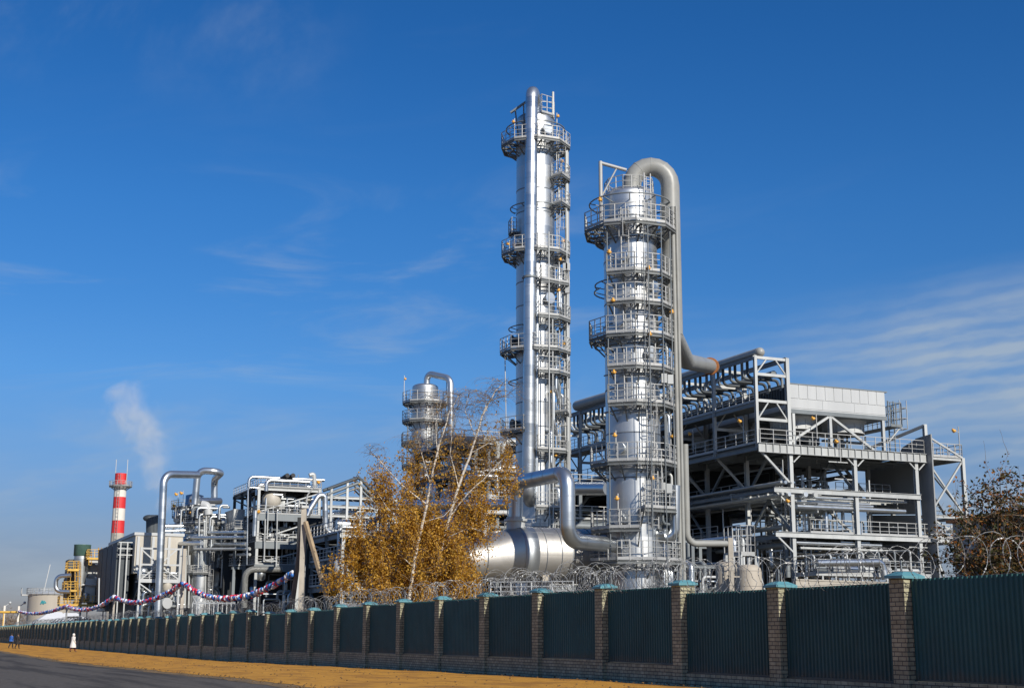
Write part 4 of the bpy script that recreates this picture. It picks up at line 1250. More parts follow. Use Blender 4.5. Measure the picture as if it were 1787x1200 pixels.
    m.build('ladder', M_STEEL, lt)
    m = MB(); z = zdk + 2
    while z < zt + 0.1:
        m.tube([W(SC + 1, TC + 10.95, z), W(SC + 1, TC + 11.7, z), W(SC + 0.3, TC + 11.7, z), W(SC + 0.3, TC + 11.0, z)], 0.04, 5); z += 0.85
    for a, b in ((SC + 1, 11.7), (SC + 0.3, 11.7), (SC + 0.3, 11.0)): m.bar(W(a, TC + b, zdk + 2), W(a, TC + b, zt), 0.05)
    m.build('safety_cage', M_RAIL, lt)
    zl = at_s(1535, 745, SC + 1).z
    m = MB(); m.bx(SC, SC + 5.5, TC + 9.8, TC + 10.9, zl - 0.06, zl); m.build('landing', M_STEEL, lt)
    m = MB(); rail_run(m, [W(SC, TC + 9.8, zl), W(SC, TC + 10.9, zl), W(SC + 5.5, TC + 10.9, zl)], 1.9, 0.6, 0.035); m.build('railing', M_STEEL, lt)
    m = MB(); m.bar(W(SC + 0.2, TC + 9.5, zl - 1.4), W(SC + 0.2, TC + 10.8, zl - 0.1), 0.1); m.build('bracket', M_GALV, lt)

    # ------------- dark header pipe and its branches
    hp = thing('header_pipe', 'thick dark grey header pipe along the top of the steel frame with many bent branches', 'pipe', W(SC, tl + 1, ztop))
    hz = ztop + 0.30; th = tl + 0.55
    m = MB(); m.tube([W(SC + 0.1, th, hz), W(SC + 16.5, th, hz)], 0.38, 18); m.sphere(W(SC + 0.1, th, hz), 0.375, 16, 8)
    m.build('main_pipe', M_GPIPE, hp)
    m = MB(); m.tube([W(SC + 16, th - 0.15, hz + 0.2), at_t(1008, 708, th - 0.15)], 0.52, 18); e = at_t(1008, 708, th - 0.15); m.sphere(e, 0.515, 16, 8)
    m.build('main_pipe', M_GPIPE, hp)
    for ds in (8.0, 21.8 - 2, 12.2):
        m = MB(); m.cyl(W(SC + ds, th, hz), W(SC + ds + 0.22, th, hz), 0.50, n=18); m.cyl(W(SC + ds + .3, th, hz), W(SC + ds + 0.52, th, hz), 0.50, n=18); m.build('flange', M_RUST, hp)
    m = MB(); m.tube([W(SC + 1.0, TC - 0.5, ztop - 1.1), W(far, TC - 0.5, ztop - 1.1)], 0.27, 12); m.build('return_pipe', M_STEEL, hp)
    k = 0; s = SC + 0.9
    while s < far - 1:
        z1 = hz - 0.2; z2 = ztop - 1.3 - 0.1 * (k % 2); tb = TC + 0.15 + 0.35 * (k % 2)
        m = MB(); m.tube([W(s, th, z1), W(s, th, z2), W(s, tb, z2), W(s, tb, zwk + 0.9)], 0.12, 9, 0.42)
        m.cyl(W(s, tb, zwk + 1.15), W(s, tb, zwk + 1.3), 0.23, n=9)
        m.build('branch_pipe', M_DARK if k % 2 else M_STEEL, hp)
        s += (1.0, 0.75)[k % 2]; k += 1
    # ------------- firewall slab and stair frame beyond it
    tw = TC + 13.0
    fw = thing('firewall', 'tall flat dark grey sheet wall with a small window opening at the frame end', 'wall', W(SC, tw, 0))
    def on(px, py): return at_t(px, py, tw)
    def slab(pts, th=0.12):
        m = MB(); a = [on(*p) for p in pts]; b = [p + V * th for p in a]; n = len(a)
        m.add(a + b, [tuple(range(n)), tuple(reversed(range(n, 2 * n)))] + [(i, n + i, n + (i + 1) % n, (i + 1) % n) for i in range(n)])
        return m.build('sheet', M_WALL, fw)
    sl = lambda y: (1624 + (y - 757) * 0.05)
    slab([(1597, 765), (1624, 757), (1634, 930), (1612, 932)])
    slab([(1510, 808), (1600, 808), (1602, 897), (1512, 897)])
    slab([(1598, 766), (1598, 806), (1560, 806), (1575, 780)], 0.14)
    slab([(1512, 898.5), (1598, 898.5), (1599, 932), (1514, 932)]); slab([(1500, 934), (1634, 932), (1640, 1010), (1500, 1010)])
    st = thing('stair_tower', 'slender braced steel stair frame standing behind the dark sheet wall', 'stair tower', W(SC, tw + 4.3, 0))
    tA, tB = tw + 0.6, tw + 4.3; s0 = SC + 0.5; s1 = SC + 5
    zs = [0.1, zm2, zC(884) , at_s(1650, 797, s0).z]
    zt4 = zs[3]
    for s_, t_, zt_ in ((s0, tA, at_s(1610, 740, s0).z), (s0, tB, zt4), (s1, tA, zt4), (s1, tB, zt4)):
        m = MB(); m.ibeam(W(s_, t_, 0.1), W(s_, t_, zt_), 0.28, 0.28, U, 0.03); m.build('steel_column', M_GALV, st)
    for z_ in zs[1:]:
        for p, q in (((s0, tA), (s0, tB)), ((s1, tA), (s1, tB)), ((s0, tA), (s1, tA)), ((s0, tB), (s1, tB))):
            m = MB(); m.ibeam(W(*p, z_ - 0.15), W(*q, z_ - 0.15), 0.18, 0.26, None, 0.03); m.build('beam', M_GALV, st)
    for a, b in zip(zs, zs[1:]):
        m = MB(); m.bar(W(s0, tA, a), W(s0, tB, b - 0.2), 0.13); m.bar(W(s0 + .15, tB, a), W(s0 + .15, tA, b - 0.2), 0.13); m.build('cross_brace', M_GALV, st)
        m = MB(); m.bar(W(s0, tB, a), W(s1, tB, b - 0.2), 0.12); m.build('cross_brace', M_STEEL, st)
        # stair flight
        m = MB(); n = 12
        for i in range(n): m.bx(s0 + 0.5 + i * 0.3, s0 + 0.8 + i * 0.3, tA + 1, tA + 2, a + (b - a) * i / n, a + (b - a) * i / n + 0.05)
        m.bar(W(s0 + 0.5, tA + 1, a), W(s0 + 4.1, tA + 1, b), 0.05, 0.25); m.bar(W(s0 + 0.5, tA + 2, a), W(s0 + 4.1, tA + 2, b), 0.05, 0.25); m.build('stair_flight', M_STEEL, st)
    m = MB(); rail_run(m, [W(s0, tA, zt4), W(s0, tB, zt4), W(s1, tB, zt4)], 1.1, 0.8, 0.035)
    m.build('railing', M_RAIL, st)
    m = MB(); rail_run(m, [W(s0, tA, zm2), W(s0, tB, zm2), W(s1, tB, zm2)], 1.1, 0.8, 0.035); m.build('railing', M_RAIL, st)
    m = MB(); m.bar(W(s0, tA, at_s(1610, 742, s0).z), W(s0 + 8, tA - 2.0, at_s(1575, 780, s0).z), 0.25, 0.2); m.bar(W(s0, tA + .2, at_s(1610, 760, s0).z), W(s0, tB, zt4), 0.14); m.build('roof_beam', M_GALV, st)
    lamp(st, W(s0, tB - 0.2, zt4), 2.6, V * -0.5 + Vector((0, 0, .1)), 1.4)
    m = MB(); m.bx(s0, s1, tA, tB, zt4 - .03, zt4 + .01); m.build('deck', M_DECK, st)
    return dict(zdk=zdk, zm1=zm1, zm2=zm2, tl=tl, zwk=zwk)


CS = cooler_structure()


# ---------------------------------------------------------------- low things between the fence and the frame
def yard():
    M_PIT = M_CONC
    s = SC - 5
    # concrete bund wall under the frame corner
    a = at_Y(1386, 1012, 96); b = at_Y(1545, 1022, 101)
    m = MB(); m.frame_box((Vector((a.x, a.y, 0)) + Vector((b.x, b.y, 0))) / 2 + Vector((0, 0, (a.z) / 2)), Vector((b.x - a.x, b.y - a.y, 0)) / 2, Vector((-(b.y - a.y), b.x - a.x, 0)).normalized() * 0.15, Vector((0, 0, a.z / 2)))
    m.frame_box((Vector((a.x, a.y, 0)) + Vector((b.x, b.y, 0))) / 2 + Vector((0, 0, a.z + .051)), Vector((b.x - a.x, b.y - a.y, 0)) / 2, Vector((-(b.y - a.y), b.x - a.x, 0)).normalized() * 0.2, Vector((0, 0, 0.05)))
    tag(m.build('bund_wall', M_CONC, None, Vector((a.x, a.y, 0))), 'low pale concrete wall at the foot of the steel frame', 'wall')
    # railed skid platform
    sk = thing('skid_platform', 'low white railed platform with small pumps before the frame', 'platform', W(SC - 3.5, TC + 5, 0))
    p0 = at_s(1425, 1000, SC - 3.5); p1 = at_s(1625, 1002, SC - 3.5); z = p0.z
    t0, t1 = p0.dot(V), p1.dot(V)
    m = MB(); m.bx(SC - 3.5, SC - 0.8, t0, t1, z - 0.14, z); m.build('deck', M_GALV, sk)
    for i in range(9):
        t = t0 + (t1 - t0) * (i + .5) / 9; m = MB(); m.bar(W(SC - 3.4, t, 0), W(SC - 3.4, t, z - .14), 0.12); m.build('leg', M_GALV, sk)
    m = MB(); rail_run(m, [W(SC - 0.8, t0, z), W(SC - 3.5, t0, z), W(SC - 3.5, t1, z), W(SC - 0.8, t1, z)], 1.05, 1.0, 0.03); m.build('railing', M_RAIL, sk)
    rr = random.Random(5)
    for i in range(7):
        t = t0 + 0.8 + i * (t1 - t0 - 1.6) / 6; r = rr.uniform(.18, .34); m = MB(); hz = z + 0.4
        m.cyl(W(SC - 2.2, t, hz), W(SC - 2.2, t + rr.uniform(.7, 1.2), hz), r, n=14); m.bar(W(SC - 2.2, t + .1, z), W(SC - 2.2, t + .1, hz), .2)
        m.build('pump', rr.choice((M_GALV, M_CLADP, M_STEEL)), sk)
        m = MB(); m.tube([W(SC - 2.2, t, hz), W(SC - 2.2, t, z + 1.4 + .1 * i), W(SC + 1.0, t, z + 1.4 + .1 * i)], .08, 8, .25); m.build('pipe', rr.choice((M_GALV, M_STEEL)), sk)
    m = MB(); a = at_s(1500, 985, SC - 4.2); m.tube([at_s(1425, 982, SC - 4.2), at_s(1538, 980, SC - 4.2), Vector((at_s(1545, 1010, SC - 4.2)))], 0.27, 14, 0.5); m.build('pipe', M_CLADP, sk)
    # little manifold platform near the second column
    mp = thing('valve_platform', 'small raised steel landing with ladder beside the two beige drums', 'platform', at_Y(1315, 1110, 92))
    z = at_Y(1310, 966, 92).z; c0 = at_Y(1293, 966, 92); c1 = at_Y(1325, 966, 92)
    ta, tb = c0.dot(V), c1.dot(V); s0 = c0.dot(U)
    m = MB(); m.bx(s0, s0 + 2, ta, tb, z - 0.1, z); m.build('deck', M_GALV, mp)
    for s_, t_ in ((s0, ta), (s0, tb), (s0 + 2, ta), (s0 + 2, tb)):
        m = MB(); m.bar(W(s_, t_, 0), W(s_, t_, z - .1), .14); m.build('leg', M_GALV, mp)
    m = MB(); rail_run(m, [W(s0 + 2, ta, z), W(s0, ta, z), W(s0, tb, z), W(s0 + 2, tb, z)], 1.9, .5, .03); m.build('railing', M_RAIL, mp)
    m = MB()
    for d in (0, .45): m.bar(W(s0 - .2, ta - .3 - d, 0), W(s0 - .2, ta - .3 - d, z + 1.6), .07)
    k = .3
    while k < z + 1.4: m.bar(W(s0 - .2, ta - .3, k), W(s0 - .2, ta - .75, k), .04); k += .35
    m.build('ladder', M_RAIL, mp)
    m = MB(); m.tube([W(s0, tb, z - .3), W(s0 - .3, tb + 1.8, .2)], .07, 8); m.build('brace', M_GALV, mp)
    for i, (px, lab) in enumerate(((1268, 'beige insulated upright drum partly behind the concrete post'), (1307, 'rounder beige upright drum right beneath the small raised landing'))):
        p = at_Y(px, 1000, 91 if i else 93); d = thing('beige_drum', lab, 'drum', (p.x, p.y, 0), 'beige drums behind the fence')
        top = at_Y(px, 984 if i else 976, 91).z; r = 0.72 if i == 0 else 0.82
        m = MB(); m.lathe(Vector((p.x, p.y, 0)), [(r, .9), (r, top - .5), (r * .92, top - .25), (r * .6, top - .05), (0, top)], 28); m.build('shell', M_TANK, d)
        for q in (-1, 1):
            m = MB(); m.bar(Vector((p.x + q * r * .6, p.y, 0)), Vector((p.x + q * r * .6, p.y, 1.1)), .14); m.build('leg', M_STEEL, d)
        m = MB(); m.cyl(Vector((p.x, p.y, top - .1)), Vector((p.x, p.y, top + .4)), .12, n=10); m.build('nozzle', M_GALV, d)
    # posts and lines: pipes rising in front of the dark side of the frame
    pr = thing('pipe_rack', 'low steel pipe rack carrying silver and white lines in the shade beside the frame', 'pipe rack', W(SC + 2, TC - 6, 0))
    t = TC - 5.5
    for i in range(6):
        s = SC - 1 + i * 5.5
        for tt in (t, t - 4):
            m = MB(); m.ibeam(W(s, tt, 0), W(s, tt, 8.4), .25, .25, U, .03); m.build('steel_column', M_STEEL, pr)
        for z in (4.6, 6.4, 8.2):
            m = MB(); m.ibeam(W(s, t - 4.6, z), W(s, t + .6, z), .18, .24, None, .03); m.build('beam', M_STEEL, pr)
    for i in range(26):
        z = rr.choice((4.85, 6.65, 8.45)); tt = t - 4.3 + rr.random() * 4.5; r = rr.choice((.07, .11, .16, .2)); a = SC + rr.uniform(-3, 2)
        m = MB(); m.tube([W(a, tt, z - rr.uniform(1.2, 4.2)), W(a, tt, z), W(SC + 28, tt, z)], r, 10, r * 2.5); m.build('pipe', rr.choice((M_CLADP, M_GALV, M_STEEL, M_CLADP)), pr)
    for i in range(14):
        s = SC + rr.uniform(-4, 22); tt = t - rr.uniform(-3, 5); m = MB(); zz = rr.uniform(2, 7.5); l = rr.uniform(2, 5)
        m.tube([W(s, tt, .2), W(s, tt, zz), W(s, tt + l, zz)], rr.choice((.06, .1, .15)), 8, .3); m.build('pipe', rr.choice((M_CLADP, M_GALV, M_WHITE)), pr)
    # equipment behind and between the columns (dark yard of pumps and drums)
    # a tall post in front of the drums
    p = at_Y(1276, 1000, 84); m = MB(); m.frame_box(Vector((p.x, p.y, at_Y(1276, 938, 84).z / 2)), Vector((.14, 0, 0)), Vector((0, .14, 0)), Vector((0, 0, at_Y(1276, 938, 84).z / 2)))
    m.bar(Vector((p.x - .5, p.y, 5)), Vector((p.x + .5, p.y, 5)), .08)
    tag(m.build('concrete_post', M_CONC, None, Vector((p.x, p.y, 0))), 'slim square concrete post just before the two beige drums', 'post')
    # low grid railing behind the fence at the kettle
    gr = thing('grid_railing', 'white tubular grid railing behind the fence in front of the kettle vessel', 'railing', at_Y(900, 1040, 70))
    for (x0, x1, y0, y1, YY) in ((856, 1000, 1015, 1040, 68), (600, 790, 1030, 1048, 86)):
        a = at_Y(x0, y1, YY); b = at_Y(x1, y1 - 2, YY - 1.5); b.z = a.z; h = at_Y(x0, y0, YY).z - a.z
        m = MB(); n = max(2, int((b - a).length / .5))
        for i in range(n + 1): p = a.lerp(b, i / n); m.bar(Vector((p.x, p.y, 0)) if i % 4 == 0 else p, p + Vector((0, 0, h)), .05)
        for k in range(4): m.bar(a + Vector((0, 0, h * k / 3)), b + Vector((0, 0, h * k / 3)), .05)
        m.frame_box((a + b) / 2 - Vector((0, 0, .25)), (b - a) / 2, Vector((0, .1, 0)), Vector((0, 0, .15)))
        m.build('rail_panel', M_WHITE, gr)
    # grey shed on the far sunny side
    sh = thing('shed', 'long low dark grey shed with a rusty sloping roof edge behind the bare bush', 'shed', at_Y(1730, 1110, 70))
    a = at_Y(1662, 913, 74); b = at_Y(1950, 880, 60); zt = a.z
    m = MB(); ax = Vector((b.x - a.x, b.y - a.y, 0)); nn_ = Vector((-ax.y, ax.x, 0)).normalized()
    c = Vector((a.x, a.y, 0)) + ax / 2 + nn_ * 4; m.frame_box(c + Vector((0, 0, zt / 2)), ax / 2, nn_ * 4, Vector((0, 0, zt / 2)))
    m.build('wall', M_WALL, sh)
    m = MB(); m.frame_box(c + Vector((0, 0, zt + .08)), ax / 2 * 1.02, nn_ * 4.3, Vector((0, 0, .075))); m.build('roof', M_RUST, sh)


yard()

# ---------------------------------------------------------------- helpers for the farther plant
def box_on(root, name, mat, x0, x1, y0, y1, Y, depth, off=0.0):
    """box whose sunny face fills the given picture span at distance Y, running back along the fence direction"""
    a = at_Y(x0, y1, Y); b = at_Y(x1, y1, Y); s = (a.dot(U) + b.dot(U)) / 2 + off
    a = at_s(x0, y1, s); b = at_s(x1, y1, s); c = at_s(x0, y0, s)
    m = MB(); m.bx(s, s + depth, a.dot(V), b.dot(V), a.z, c.z)
    return m.build(name, mat, root)


def frame_tower(root, s, t0, t1, n_t, n_s, bay, zs, colw=0.3, mt=None, mt2=None, rails=True, decks=True, brace=True):
    mt = mt or M_GALV; mt2 = mt2 or M_STEEL  # rear rows take a darker steel: shade put into the colour
    ts = [t0 + (t1 - t0) * i / n_t for i in range(n_t + 1)]
    ss = [s + bay * i for i in range(n_s + 1)]
    for i, a in enumerate(ss):
        for t in ts:
            m = MB(); m.ibeam(W(a, t, 0), W(a, t, zs[-1]), colw, colw, U, .04); m.build('steel_column', mt if i == 0 else mt2, root)
    for z in zs:
        for i, a in enumerate(ss):
            m = MB(); m.ibeam(W(a, t0 - .3, z - .3), W(a, t1 + .3, z - .3), .22, .38, None, .04); m.build('beam', mt if i == 0 else mt2, root)
        for t in (ts[0], ts[-1]):
            m = MB(); m.ibeam(W(ss[0], t, z - .3), W(ss[-1], t, z - .3), .22, .45, None, .04); m.build('beam', mt2, root)
        if decks:
            m = MB(); m.bx(ss[0] - .2, ss[-1], t0 - .2, t1 + .2, z - .04, z + .01); m.build('deck', M_DECK, root)
        if rails:
            m = MB(); rail_run(m, [W(ss[-1], t0 - .2, z), W(ss[0] - .2, t0 - .2, z), W(ss[0] - .2, t1 + .2, z), W(ss[-1], t1 + .2, z)], 1.1, 1.1, .04); m.build('railing', M_RAIL, root)
    if brace:
        for z0, z1 in zip([0] + zs, zs):
            m = MB(); m.bar(W(ss[0], ts[-2], z0 + .2), W(ss[0], ts[-1], z1 - .6), .16); m.build('brace', mt, root)
            m = MB(); m.bar(W(ss[0], t0, z0 + .2), W(ss[-1], t0, z1 - .6), .16); m.build('brace', mt2, root)


def clutter(root, n, s0, s1, t0, t1, z0, z1, seed, mats=None, rmin=.06, rmax=.22, box=0.12):
    q = random.Random(seed); mats = mats or (M_CLADP, M_CLADP, M_GALV, M_STEEL, M_WHITE, M_DULL)
    for i in range(n):
        s = q.uniform(s0, s1); t = q.uniform(t0, t1); z = q.uniform(z0, z1); r = q.uniform(rmin, rmax)
        k = q.random(); m = MB()
        if k < .35:
            p = [W(s, t, z - q.uniform(1, 3)), W(s, t, z), W(s, min(t1, t + q.uniform(1.5, 5)), z), ]
            if q.random() < .5: p.append(p[-1] + Vector((0, 0, -q.uniform(1, 3))))
            m.tube(p, r, 9, r * 2.5)
            m.build('pipe', q.choice(mats), root)
        elif k < .6:
            m.tube([W(s, t, z), W(s + q.uniform(2, 6), t, z), W(s + 6, t, z + q.uniform(-2, 2))], r, 9, r * 2.5); m.build('pipe', q.choice(mats), root)
        elif k < .8:
            m.tube([W(s, t, max(.2, z - 4)), W(s, t, z)], r, 9); m.build('pipe', q.choice(mats), root)
        elif k < .8 + box:
            rr = q.uniform(.35, .8); m.lathe(W(s, t, z), [(0.01, -rr * .5), (rr * .7, -rr * .35), (rr, 0), (rr, rr * 1.8), (rr * .7, rr * 2.1), (.01, rr * 2.25)], 16); m.build('drum', q.choice((M_CLADP, M_DULL, M_BEIGE, M_WHITE)), root)
        else:
            m.cyl(W(s, t, z), W(s, t + q.uniform(.8, 2), z), r * 2, n=12); m.build('exchanger', q.choice(mats), root)


# ---------------------------------------------------------------- reactor frame (picture x 440..575)
def reactor_frame():
    Y = 190.0
    a = at_Y(446, 1000, Y); s = a.dot(U); t0 = a.dot(V)
    t1 = at_s(553, 1000, s).dot(V)
    zf = lambda py, px=446: at_s(px, py, s).z
    root = thing('reactor_steelwork', 'four storey galvanised steel frame with dark bays behind the leaning concrete post', 'steel frame', W(s, t0, 0))
    zs = [zf(984), zf(944), zf(895), zf(848)]
    frame_tower(root, s, t0, t1, 1, 3, 5.0, zs, .36, M_GALV, M_DARK)
    for z in zs[:-1]:
        m = MB(); m.bx(s - .25, s - .2, t0 - .3, t1 + .3, z - .95, z - .05); m.build('fascia', M_STEEL, root)
    m = MB(); m.bx(s + 9, s + 9.2, t0, t1, 0, zs[2]); m.build('shade_backing', M_SHADE, root)  # added black sheet, painted shade at the back of the storeys
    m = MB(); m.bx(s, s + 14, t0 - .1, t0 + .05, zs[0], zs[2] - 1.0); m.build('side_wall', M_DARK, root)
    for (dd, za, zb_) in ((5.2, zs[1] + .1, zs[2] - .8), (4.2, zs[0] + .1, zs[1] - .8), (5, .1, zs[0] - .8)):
        m = MB(); m.bx(s + dd, s + dd + .2, t0 + .3, t1 - .3, za, zb_); m.build('shade_backing', M_SHADE, root)  # one black sheet added per storey as its painted shade
    # side wing stepping down beyond
    t2 = at_s(405, 1000, s + 6).dot(V)
    frame_tower(root, s + 5, t2, t0 - .5, 1, 2, 5.5, [zf(984), zf(950), zf(918)], .4, M_STEEL, M_DARK)
    m = MB(); m.bx(s + 8, s + 14, t2 + .3, t0, zf(945), zf(880)); m.build('clad_box', M_GALV, root)
    m = MB(); m.bx(s + 7.6, s + 7.9, t2 - 1, t0, 0, zf(918)); m.build('shade_backing', M_SHADE, root)  # black sheet added as shade inside the wing
    # silver lines over the roof
    zt = zs[-1]
    for dz, r, d0, d1, x in ((.9, .32, -1.0, 1.5, 0), (.35, .28, 0, 1.0, .9), (1.5, .22, 1.0, -1.2, 2)):
        m = MB(); m.tube([W(s + x, t0 - d0, zt + dz - 1.5), W(s + x, t0 - d0, zt + dz), W(s + x, t1 - d1, zt + dz)], r, 12, .7); m.build('pipe', M_CLADP, root)
    for px in (502, 512):
        p = at_s(px - 14, 838, s + 2); q = at_s(px, 829, s - .5); m = MB(); m.tube([p, q], .32, 12); m.build('vent_stub', M_BLACK, root)
    m = MB(); p = at_s(474, 868, s + 1.5); m.lathe(Vector((p.x, p.y, zs[2] + .8)), [(.01, 0), (1.1, .1), (1.3, 1.0), (1.3, 1.8), (.8, 2.5), (.01, 2.7)], 20); m.build('drum', M_BEIGE, root)
    clutter(root, 80, s + .4, s + 8, t0 + .5, t1 - .5, zs[2] + .6, zs[3] - .8, 11, rmax=.17)
    clutter(root, 40, s + .3, s + 3.5, t0 + .5, t1 - .5, zs[1] + .5, zs[2] - 1.5, 12)
    clutter(root, 44, s - .5, s + 5, t0 + .5, t1 - .5, .8, zs[1] - 1.5, 13)
    for px, y0, y1 in ((463, 905, 978), (468, 888, 940), (484, 890, 990), (433, 850, 985), (446, 890, 935)):
        a = at_s(px, y0, s - .8); b = at_s(px - 2, y1, s - .8); m = MB()
        pts = [b, a, a + V * 1.5] if px in (433,) else [a, b, b + V * 1.8] if px == 463 else [a, b]
        m.tube(pts, .30 if px == 446 else .10, 10, .4); m.build('pipe', M_CLADP if px in (446, 433) else M_GALV, root)
        m = MB(); a = at_s(426, 1060, s - 3); b = at_s(428, 993, s - 3); m.tube([a, b, at_s(492, 993, s - 3)], .42, 16, 1.2, True, 8); m.build('pipe', M_GPIPE, root)
    for px in (455, 470, 520, 540):
        p = at_s(px, 848, s + 3); m = MB(); m.bar(p, p + Vector((0, 0, rnd.uniform(1, 2.6))), .08); m.build('mast', M_STEEL, root)
    m = MB(); p = at_s(549, 850, s); q = at_s(548, 826, s); m.tube([p, q, at_s(540, 829, s)], .3, 10, .4); m.build('pipe', M_GALV, root)
    lamp(root, at_s(450, 905, s - .6), 1.2, U * -.3, 2.0)
    lamp(root, at_s(560, 868, s - .2), 2.6, V * -.4, 2.0)

    # gabled pipe trestle
    tr = thing('pipe_trestle', 'gable topped steel pipe trestle half hidden by the yellow birch', 'pipe rack', at_Y(610, 1110, Y - 8))
    s2 = (Y - 8) * U.y * .0 + at_Y(610, 1000, Y - 8).dot(U)
    A = at_s(572, 853, s2); B = at_s(626, 833, s2); C = at_s(662, 868, s2)
    for dz, r in ((0, .22), (-.7, .2), (-1.3, .13)):
        for d in (0, 2.2):
            o = Vector((0, 0, dz)) + U * d; m = MB(); m.tube([A + o, B + o, C + o], r, 8, .3); m.build('top_chord', M_STEEL if dz else M_DARK, tr)
    for px in (574, 602, 626, 656):
        for d in (0, 3.0):
            b = at_s(px, 1000, s2 + d); t = b.dot(V)
            f = (t - A.dot(V)) / (B.dot(V) - A.dot(V)) if px < 626 else 1 - (t - B.dot(V)) / (C.dot(V) - B.dot(V))
            zt_ = A.z + (B.z - A.z) * f if px < 626 else C.z + (B.z - C.z) * f
            m = MB(); m.ibeam(W(s2 + d, t, 0), W(s2 + d, t, zt_), .3, .3, U, .04); m.build('steel_column', M_GALV if d == 0 else M_STEEL, tr)
    ta = A.dot(V); tc = C.dot(V)
    for py in (868, 884, 900, 925, 950):
        z = at_s(600, py, s2).z
        for d in (0, 3.0): m = MB(); m.ibeam(W(s2 + d, ta, z), W(s2 + d, tc + 8, z), .25, .35, None, .04); m.build('beam', M_GALV if d == 0 else M_STEEL, tr)
    zt_ = at_s(600, 880, s2).z
    clutter(tr, 80, s2 - .5, s2 + 5, ta + .5, tc + 6, at_s(600, 1000, s2).z, zt_, 15, rmax=.2)
    for i in range(11):
        t = ta + 5 + i * .55; m = MB(); z = B.z - 1.0 - abs(i - 2) * .25; m.tube([W(s2 + .2, t, z), W(s2 + .2, t, z - 1.3), W(s2 + .2, t + .4, z - 2.1)], .12, 7, .3); m.build('branch_pipe', M_DARK, tr)
    # big silver goose line in front of it
    pts = [at_s(536, 900, s2 - 3), at_s(541, 888, s2 - 3), at_s(556, 864, s2 - 3), at_s(567, 864, s2 - 3), at_s(568, 931, s2 - 3), at_s(612, 931, s2 - 3)]
    cladpipe(tr, pts, .36, M_CLADP, 'pipe', 1.1, 16, 2.0)
    m = MB(); m.bx(s2 + 7, s2 + 7.2, ta - 2, tc + 8, 0, at_s(600, 905, s2 + 7).z); m.build('shade_backing', M_SHADE, tr)  # black sheet added behind the trestle as painted shade
    m = MB(); q = at_s(792, 860, s2 - 25);
    # stairs and concrete plinth at the concrete pole
    sp = thing('stair_landing', 'white railed stair landing on a grey concrete block beside the concrete pole', 'stair', at_Y(553, 1110, 150))
    s3 = at_Y(553, 1000, 150).dot(U)
    a = at_s(541, 1020, s3).dot(V); b = at_s(568, 1020, s3).dot(V); z = at_s(553, 1016, s3).z
    m = MB(); m.bx(s3, s3 + 6, a, b, 0, z - .25); m.build('plinth', M_CONC, sp)
    m = MB(); m.bx(s3 - 1.2, s3 + 6, a + .3, b, z - .24, z); m.build('landing', M_WHITE, sp)
    m = MB(); rail_run(m, [W(s3 + 6, a + .3, z), W(s3 - 1.2, a + .3, z), W(s3 - 1.2, b, z), W(s3 + 6, b, z)], 2.0, .9, .05); m.build('railing', M_WHITE, sp)
    m = MB()
    for i in range(14):
        m.bx(s3 - 2.2 , s3 - 1.3, a - 2.0 + i * .22, a - 1.7 + i * .22, z * i / 14, z * i / 14 + .1)
    m.bar(W(s3 - 2.2, a - 2.2, 0), W(s3 - 2.2, a + 1, z), .1, .3); m.build('stair_flight', M_WHITE, sp)
    m = MB(); p = at_s(520, 985, s3 + 3); m.bar((p.x, p.y, 0), p, .5); m.bar((p.x + 1, p.y, 0), p + Vector((1, 0, -1)), .3); m.build('leg', M_GALV, sp)
    return s


SR = reactor_frame()


